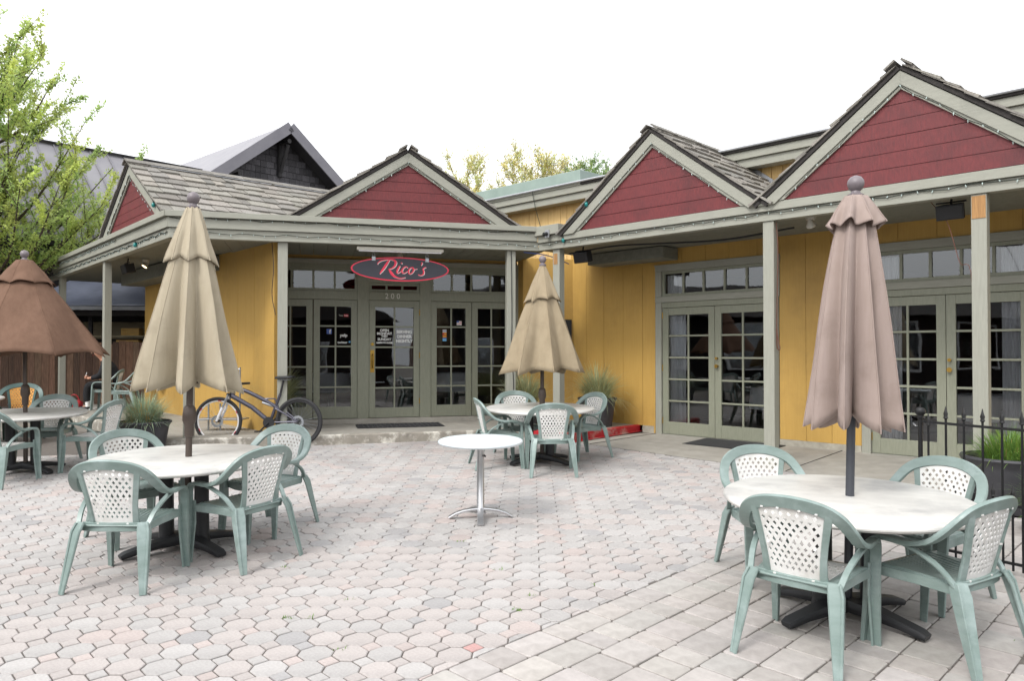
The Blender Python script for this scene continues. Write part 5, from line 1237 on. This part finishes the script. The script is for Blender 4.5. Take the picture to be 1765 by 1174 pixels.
mb = MB(); mb.tube(spline([(-9.26, 15.58, ZF + .16), (-9.2, 15.52, ZF + .30), (-9.1, 15.52, ZF + .31), (-9.03, 15.56, ZF + .16)]), .011, 6); mb.build('strap', M_bag, t, smooth=True)

# ================================================================== BACKGROUND LEFT: board fence, stall, lodge
FF = Frame((-13.6, 16.6), (.985, .17), (.17, -.985))
t = thing('board_fence', 'weathered brown upright board fence behind the left end of the porch', 'fence', FF.p(2.5, 0, .35))
a = 0; 
while a < 5.6:
    w_ = R(.12, .165); k = R(.5, 1.7); hh = 1.88 + R(-.05, .04)
    MB().fbox(FF, a + .003, a + w_ - .003, -.012, .012 + R(-.004, .004), .34, hh, (k * R(.95, 1.1), k, k * R(.9, 1.05))).build('fence_board', M_fence, t); a += w_
for z in (.6, 1.6): dbox(FF, 0, 5.6, -.06, -.014, z, z + .09, 'rail', M_lodgetrim, t)
for a in (.1, 2.8, 5.5): dbox(FF, a - .05, a + .05, -.16, -.062, .3, 1.8, 'fence_post', M_lodgetrim, t)
# stall behind the fence with tarp awning, gutter and crates
SF = Frame((-13.6, 19.3), (.995, .1), (.1, -.995))
t = thing('market_stall', 'dim service stall behind the board fence under a blue-grey tarp awning', 'stall', SF.p(2.6, 0, .33))
mb = MB(); n1, n2 = 26, 10; vs = []
for j in range(n2 + 1):
    for i in range(n1 + 1):
        u = i / n1 * 6.0 - .4; v_ = j / n2
        vs.append(SF.p(u, .25 - v_ * 1.6, 2.86 + .85 * v_ - .16 * math.sin(PI * v_) + .05 * math.sin(u * 2.1 + v_ * 3) * math.sin(PI * v_)))
mb.add(vs, [(j * (n1 + 1) + i, j * (n1 + 1) + i + 1, (j + 1) * (n1 + 1) + i + 1, (j + 1) * (n1 + 1) + i) for j in range(n2) for i in range(n1)]); mb.build('awning', M_tarp, t, smooth=True, solid=.01)
dbox(SF, -.5, 5.7, .25, .36, 2.74, 2.84, 'gutter', M_flash, t); dbox(SF, -.5, 5.7, -.1, .24, 2.6, 2.738, 'valance', M_shdark, t)
dbox(SF, -.4, 5.6, -1.7, -1.6, .3, 3.7, 'back_wall', M_lodgetrim, t); dbox(SF, -.4, 5.6, -1.59, -1.5, 2.02, 2.5, 'panel', M_cream, t)
sh1 = dbox(SF, -.4, 5.6, -.6, -.1, 2.05, 2.09, 'shelf', M_cream, t); dbox(SF, -.4, 5.6, -.6, -.1, .33, 1.4, 'counter', M_fence, t)
for u in (-.3, 2.4, 5.4): dbox(SF, u, u + .09, -.2, -.11, .3, 2.6, 'stall_post', M_lodgetrim, t)
def crate(u, z, w_, h, label):
    t = thing('wooden_crate', label, 'crate', SF.p(u, -.3, z), group='crates on the stall')
    for k in range(4):
        z0 = z + k * h / 4; dbox(SF, u - w_ / 2, u + w_ / 2, -.14, -.125, z0 + .004, z0 + h / 4 - .004, 'slat', M_crate, t, 0)
    for sx in (-1, 1): dbox(SF, u + sx * (w_ / 2 + .008) - .008, u + sx * (w_ / 2 + .008) + .008, -.45, -.125, z, z + h, 'end_panel', M_crate, t, 0)
    dbox(SF, u - w_ / 2, u + w_ / 2, -.44, -.14, z + .002, z + .014, 'base', M_crate, t, 0)
crate(3.45, 2.094, .42, .19, 'yellow wooden crate on the stall shelf behind the porch posts'); crate(3.38, 1.80, .52, .17, 'yellow wooden crate hanging below the stall shelf'); 
dbox(SF, 2.9, 4.6, -.5, -.1, 1.76, 1.797, 'shelf', M_cream, t)
# hose reel on the wall
hp = FL.p(4.9, -1.30, 1.35); t = thing('hose_coil', 'grey garden hose coiled on the yellow wall beyond the porch', 'hose', hp)
for k in range(6):
    r = .17 + .028 * k; q = [hp + FL.u * (r * .8 * math.cos(a) + R(-.01, .01)) + V((0, 0, r * 1.25 * math.sin(a))) + FL.v * (.02 + .012 * k * .5) for a in [i * PI / 12 for i in range(25)]]
    MB().tube(q, .014, 7).build('loop', M_hose, t, smooth=True)
mb = MB(); mb.tube([hp - FL.v * .02, hp + FL.v * .12], .09, 14); mb.build('hanger', M_blackp, t)
# low black trough by the fence
t = thing('black_trough', 'long low black planter trough on the ground before the board fence', 'planter', (-10.3, 15.2, .36))
mb = MB(); mb.obox((-10.9, 15.25, .34), (1.35, .0, 0), (0, .35, 0), (0, 0, .16)); mb.build('box', M_pot, t, bevel=.02)
mb = MB(); mb.obox((-10.86, 15.29, .50), (1.27, .0, 0), (0, .27, 0), (0, 0, .006)); mb.build('soil', M_soil, t)

# lodge with grey standing-seam roof, cross gable with dark shingles
LR = Frame((-10.98, 20.0), (.667, .745), (.745, -.667))       # u along ridge, v towards the viewer
lod = thing('lodge_building', 'dark shingled lodge with grey standing seam metal roof behind the restaurant', 'building', LR.p(0, 3.0, .35))
zr_, ze, run = 7.04, 4.15, 3.15
rf = MB(); rf.prism([LR.p(-9, 0, zr_ - .06), LR.p(14, 0, zr_ - .06), LR.p(14, run, ze - .06), LR.p(-9, run, ze - .06)], (0, 0, -.1)); rf = rf.build('roof', M_shdark, lod)
a = -9
while a < 9:
    k = R(.93, 1.06); mb = MB()
    dn = LR.v * run + V((0, 0, ze - zr_))
    mb.obox(LR.p(a, 0, zr_ - .055), LR.u * .40, dn, V((0, 0, .02)), (k, k, k)); mb.obox(LR.p(a + .40, 0, zr_ - .055), LR.u * .028, dn, V((0, 0, .065)), (k * .82, k * .82, k * .84))
    mb.build('roof_panel', M_metalroof, rf); a += .43
mb = MB(); mb.obox(LR.p(-9, -.12, zr_ - .03), LR.u * 23, LR.v * .2 + V((0, 0, .03)), V((0, 0, .03))); mb.build('ridge_cap', M_metalroof, rf)
dbox(LR, -9, 14, run - .3, run - .1, 3.35, ze - .05, 'wall', M_lodgetrim, lod, 0); dbox(LR, -9, 14, -1.7, -1.5, .3, 5.4, 'wall', M_lodgetrim, lod, 0)
dbox(LR, -9, 14, run - .02, run + .08, ze - .16, ze - .04, 'eave_board', M_lodgetrim, lod)
lw = dbox(LR, -9, -.5, run - .13, run - .095, 3.36, 4.08, 'shingle_wall', M_lodgetrim, lod, 0)
st_ = MB(); z = 3.36
while z < 4.0:
    a = -7
    while a < -.6:
        w_ = R(.14, .26); k = R(.7, 1.35); st_.fbox(LR, a + .004, a + w_ - .004, run - .097, run - .085 + R(0, .006), z, z + .19, (k, k, k * 1.03)); a += w_
    z += .2
tag(st_.build('wall_shingles', M_lodge, lw), kind='stuff')
wn = dbox(LR, -2.6, -1.9, run - .09, run - .04, 3.42, 3.95, 'window', M_lodgetrim, lod)
mb = MB(); mb.fbox(LR, -2.53, -1.97, run - .038, run - .034, 3.48, 3.89); mb.build('pane', M_glass, wn); mb = MB(); mb.fbox(LR, -2.45, -2.2, run - .033, run - .031, 3.52, 3.74); mb.build('paper_notice', M_paper, wn)
# cross gable
GU = 4.25; AP = 8.32; KG = .80
gc = ( -6.66 + .0, 22.0)
GF = Frame(gc, (.667, .745), (.745, -.667)); hw = 3.4
gw = MB(); gw.prism([GF.p(-hw, -.55, AP - KG * hw), GF.p(hw, -.55, AP - KG * hw), GF.p(0, -.55, AP)], -GF.v * .2); gw = gw.build('gable_wall', M_lodgetrim, lod)
dbox(GF, -hw, hw, -.75, -.55, .3, AP - KG * hw, 'wall', M_lodgetrim, lod, 0)
z = AP - KG * hw - .0; n_ = 0; rest_g = MB()
while z < AP - .3:
    hwz = (AP - z - .18) / KG - .05; a = -hwz
    while a < hwz:
        w_ = R(.13, .27); e = min(a + w_, hwz); k = R(.65, 1.5)
        if e - a > .04 and n_ < 290: MB().fbox(GF, a + .004, e - .004, -.549, -.53 + R(0, .008), z + R(0, .012), z + .185, (k, k, k * 1.03)).build('wall_shingle', M_lodge, gw); n_ += 1
        elif e - a > .04: rest_g.fbox(GF, a + .004, e - .004, -.549, -.53, z, z + .185, (k, k, k))
        a += w_
    z += .195
if rest_g.v: tag(rest_g.build('wall_shingles', M_lodge, gw), kind='stuff')
for sg in (-1, 1):
    e = GF.u * sg * (hw + .3) + V((0, 0, -KG * (hw + .3))); nn = V((GF.u.x * sg * KG, GF.u.y * sg * KG, 1)).normalized()
    mb = MB(); mb.obox(GF.p(0, .12, AP), e, -GF.v * 7, nn * .1, (1, 1, 1)); g_ = mb.build('gable_roof', M_metalroof, lod)
    mb = MB(); mb.obox(GF.p(0, .17, AP + .02) - nn * .16, e, -GF.v * .045, nn * .30, (.8, .8, .83)); mb.build('rake_board', M_metalroof, lod)
    mb = MB(); mb.obox(GF.p(0, .11, AP - .012), e, -GF.v * .66, -nn * .03); mb.build('rake_soffit', M_lodgetrim, lod)
for u in (-1.55, .0, 1.6):
    zt_ = AP - KG * abs(u) - .25; mb = MB(); mb.tube([GF.p(u, -.45, zt_ - 1.15), GF.p(u, -.45, zt_ - .1)], .07, 10); mb.tube([GF.p(u, -.42, zt_ - 1.0), GF.p(u, .0, zt_ - .25)], .06, 10); mb.tube([GF.p(u, -.5, zt_ - .15), GF.p(u, .08, zt_ - .15)], .065, 10); mb.build('log_bracket', M_lodgetrim, lod, smooth=True)

# ================================================================== TREES
def tree(loc, cen, rad, label, leafm, nleaf, name='leafy_tree', seed=1, leaf=.05, cols=((1, 1, 1),), trunk_r=.11, limbs=60, group=None, twig=.75):
    """trunk, limbs curving out and up to points spread through the crown, upright twigs on the limbs, single leaves on the twigs"""
    rnd = random.Random(seed); base = V(loc); cen = V(cen); t = thing(name, label, 'tree', base, group=group); tb_ = MB(); tips = []
    zb, zt = cen.z - rad[2] * .75, cen.z + rad[2] * .55; tp = []
    for i in range(9):
        s = i / 8; tp.append(V((base.x + (cen.x - base.x) * s + rnd.uniform(-.05, .05), base.y + (cen.y - base.y) * s + rnd.uniform(-.05, .05), base.z + (zt - base.z) * s)))
    tb_.tube(tp, [trunk_r * (1 - .85 * i / 8) + .01 for i in range(9)], 10, False)
    for _ in range(limbs):
        while True:
            u = V((rnd.uniform(-1, 1), rnd.uniform(-1, 1), rnd.uniform(-1, 1)))
            if .15 < u.length < 1: break
        u = u * (u.length ** -.35); lump = 1 + .16 * math.sin(u.x * 5 + seed) * math.cos(u.z * 4 + seed * 2)
        e = cen + V((u.x * rad[0], u.y * rad[1], u.z * rad[2])) * lump
        zs_ = max(base.z + (zb - base.z) * .75, min(zt, e.z - rnd.uniform(.6, 1.3) * math.hypot(e.x - cen.x, e.y - cen.y) * .9 - .4)); s = (zs_ - base.z) / (zt - base.z) * 8; j = max(0, min(7, int(s))); p0 = tp[j].lerp(tp[j + 1], s - j)
        mid = p0.lerp(e, .5) + V((rnd.uniform(-.2, .2), rnd.uniform(-.2, .2), -.12 * (e - p0).length)); pts = spline([p0, mid, e], 4)
        N = len(pts); tb_.tube(pts, [max(.006, trunk_r * .28 * (1 - .85 * i / (N - 1))) for i in range(N)], 5, False); tips.append(pts[N // 3:])
        out = V((e.x - cen.x, e.y - cen.y, 0)); out = out.normalized() if out.length > .01 else V((1, 0, 0))
        for _ in range(rnd.randint(8, 12)):
            q = pts[rnd.randint(N // 3, N - 1)]; L_ = twig * rnd.uniform(.5, 1.25); d = (V((rnd.uniform(-.8, .8), rnd.uniform(-.8, .8), rnd.uniform(.15, 1.2))) + out * .35).normalized()
            q2 = q + d * L_ * .5 + V((0, 0, .04)); q3 = q + d * L_ + V((rnd.uniform(-.06, .06), rnd.uniform(-.06, .06), .14 * L_)); tb_.tube([q, q2, q3], [.009, .006, .003], 4, False); tips.append([q, q2, q3])
    tb_.build('trunk', M_bark, t, smooth=60)
    mb = MB(); per_ = max(1, int(nleaf / len(tips)))
    for pts in tips:
        kc = rnd.uniform(.75, 1.2); col = cols[rnd.randrange(len(cols))]; n = len(pts) - 1
        for _ in range(rnd.randint(int(per_ * .5), int(per_ * 1.5) + 1)):
            s = rnd.random() * n; j = min(n - 1, int(s)); c = pts[j].lerp(pts[j + 1], s - j) + V((rnd.gauss(0, leaf * .45), rnd.gauss(0, leaf * .45), rnd.gauss(0, leaf * .45)))
            a = V((rnd.gauss(0, 1), rnd.gauss(0, 1), rnd.gauss(0, .8) + .4)).normalized(); b = a.cross(V((rnd.gauss(0, 1), rnd.gauss(0, 1), rnd.gauss(0, 1)))).normalized(); l = leaf * rnd.uniform(.55, 1.2); w_ = l * .33; k = kc * rnd.uniform(.85, 1.15)
            mb.add([c, c + a * l * .5 + b * w_, c + a * l, c + a * l * .5 - b * w_], [(0, 1, 2, 3)], (col[0] * k, col[1] * k, col[2] * k))
    tag(mb.build('crown', leafm, t), kind='stuff'); return t
tree((-11.2, 15.6, .33), (-11.35, 15.6, 6.0), (3.0, 2.3, 2.75), 'light green spring tree with thin upright twigs at the left edge', M_leaf, 125000, seed=4, leaf=.066, cols=((1, 1, .9), (1.1, 1.06, .8), (.88, .95, .85), (1.15, 1.05, .8)), trunk_r=.16, limbs=95)
YC = ((1, 1, 1), (1.1, 1.0, .8), (.9, 1.0, .85))
for i, (px, top, D, hgt, sd_, lb, mm) in enumerate(((805, 262, 42, 12, 11, 'bare-twigged yellow-green tree nearest the entrance gable', M_leafy), (885, 250, 44, 13, 12, 'tall thin yellow-green tree in the middle of the far group', M_leafy), (935, 258, 43, 12.5, 13, 'yellow-green tree just right of the tall thin one', M_leafy), (975, 262, 47, 13, 14, 'very thin pale tree behind the green roof edge', M_leafy), (1010, 272, 46, 12, 15, 'denser greenish tree at the right of the far group', M_leafg), (1045, 278, 50, 12, 16, 'small dark green conifer beside the middle red gable', M_leafg))):
    x = (px - 882.5) / 1280 * D; ztop_ = 1.665 + (606 - top) / 1280 * D
    rx = (1.7, 1.5, 1.5, 1.2, 1.3, .9)[i]; rz = (2.0, 2.2, 2.1, 2.0, 1.8, 1.7)[i]
    tree((x, D, .33), (x, D, ztop_ - rz * 1.0), (rx, rx, rz), lb, mm, (9000, 7500, 7500, 3000, 9000, 8000)[i], 'spring_tree', sd_, .11, YC, .07, 34, 'spring trees beyond the roofs', .8)

# ================================================================== BEHIND THE VIEWER: buildings that the door glass reflects
for k, (x0, x1, y0, h, lb, mm) in enumerate(((-15, -2.6, -13.0, 3.1, 'brick shop with low gable roof across the plaza, seen in reflections', M_brick), (-2.5, 8.5, -15, 3.4, 'brick shop with wide gable roof across the plaza, seen in reflections', M_brick), (10, 20, -10, 4.2, 'dark timber shop across the plaza, seen in reflections', M_lodge))):
    t = thing('shop_building', lb, 'building', ((x0 + x1) / 2, y0, -.33)); F_ = Frame((x0, y0), (1, 0), (0, 1)); wl = x1 - x0
    dbox(F_, 0, wl, -4, 0, -.4, h, 'wall', mm, t, 0)
    mb = MB(); mb.prism([F_.p(-.5, .5, h), F_.p(wl + .5, .5, h), F_.p(wl / 2, .5, h + wl * .15)], -F_.v * 5.5); mb.build('roof', M_shdark, t)
    for i in range(4):
        a = wl * (.12 + .22 * i); wn = dbox(F_, a, a + 1.2, .002, .06, .5, 2.3, 'window', M_whitep, t); mb = MB(); mb.fbox(F_, a + .08, a + 1.12, .061, .064, .58, 2.22); mb.build('pane', M_glass, wn)
t = thing('shop_building', 'long brick shop at the left of the plaza, seen in reflections', 'building', (-16, -1, 0)); F_ = Frame((-16, 10.5), (0, -1), (1, 0))
dbox(F_, 0, 24, -4, 0, -.4, 3.1, 'wall', M_brick, t, 0)
mb = MB(); mb.prism([F_.p(-.5, .7, 3.1), F_.p(-.5, -2, 4.5), F_.p(-.5, -4.7, 3.1)], F_.u * 25); mb.build('roof', M_shdark, t)
for i in range(7):
    a = 1.5 + 3.2 * i; wn = dbox(F_, a, a + 1.6, .002, .06, .9, 2.9, 'window', M_whitep, t); mb = MB(); mb.fbox(F_, a + .08, a + 1.52, .061, .064, .98, 2.82); mb.build('pane', M_glass, wn)
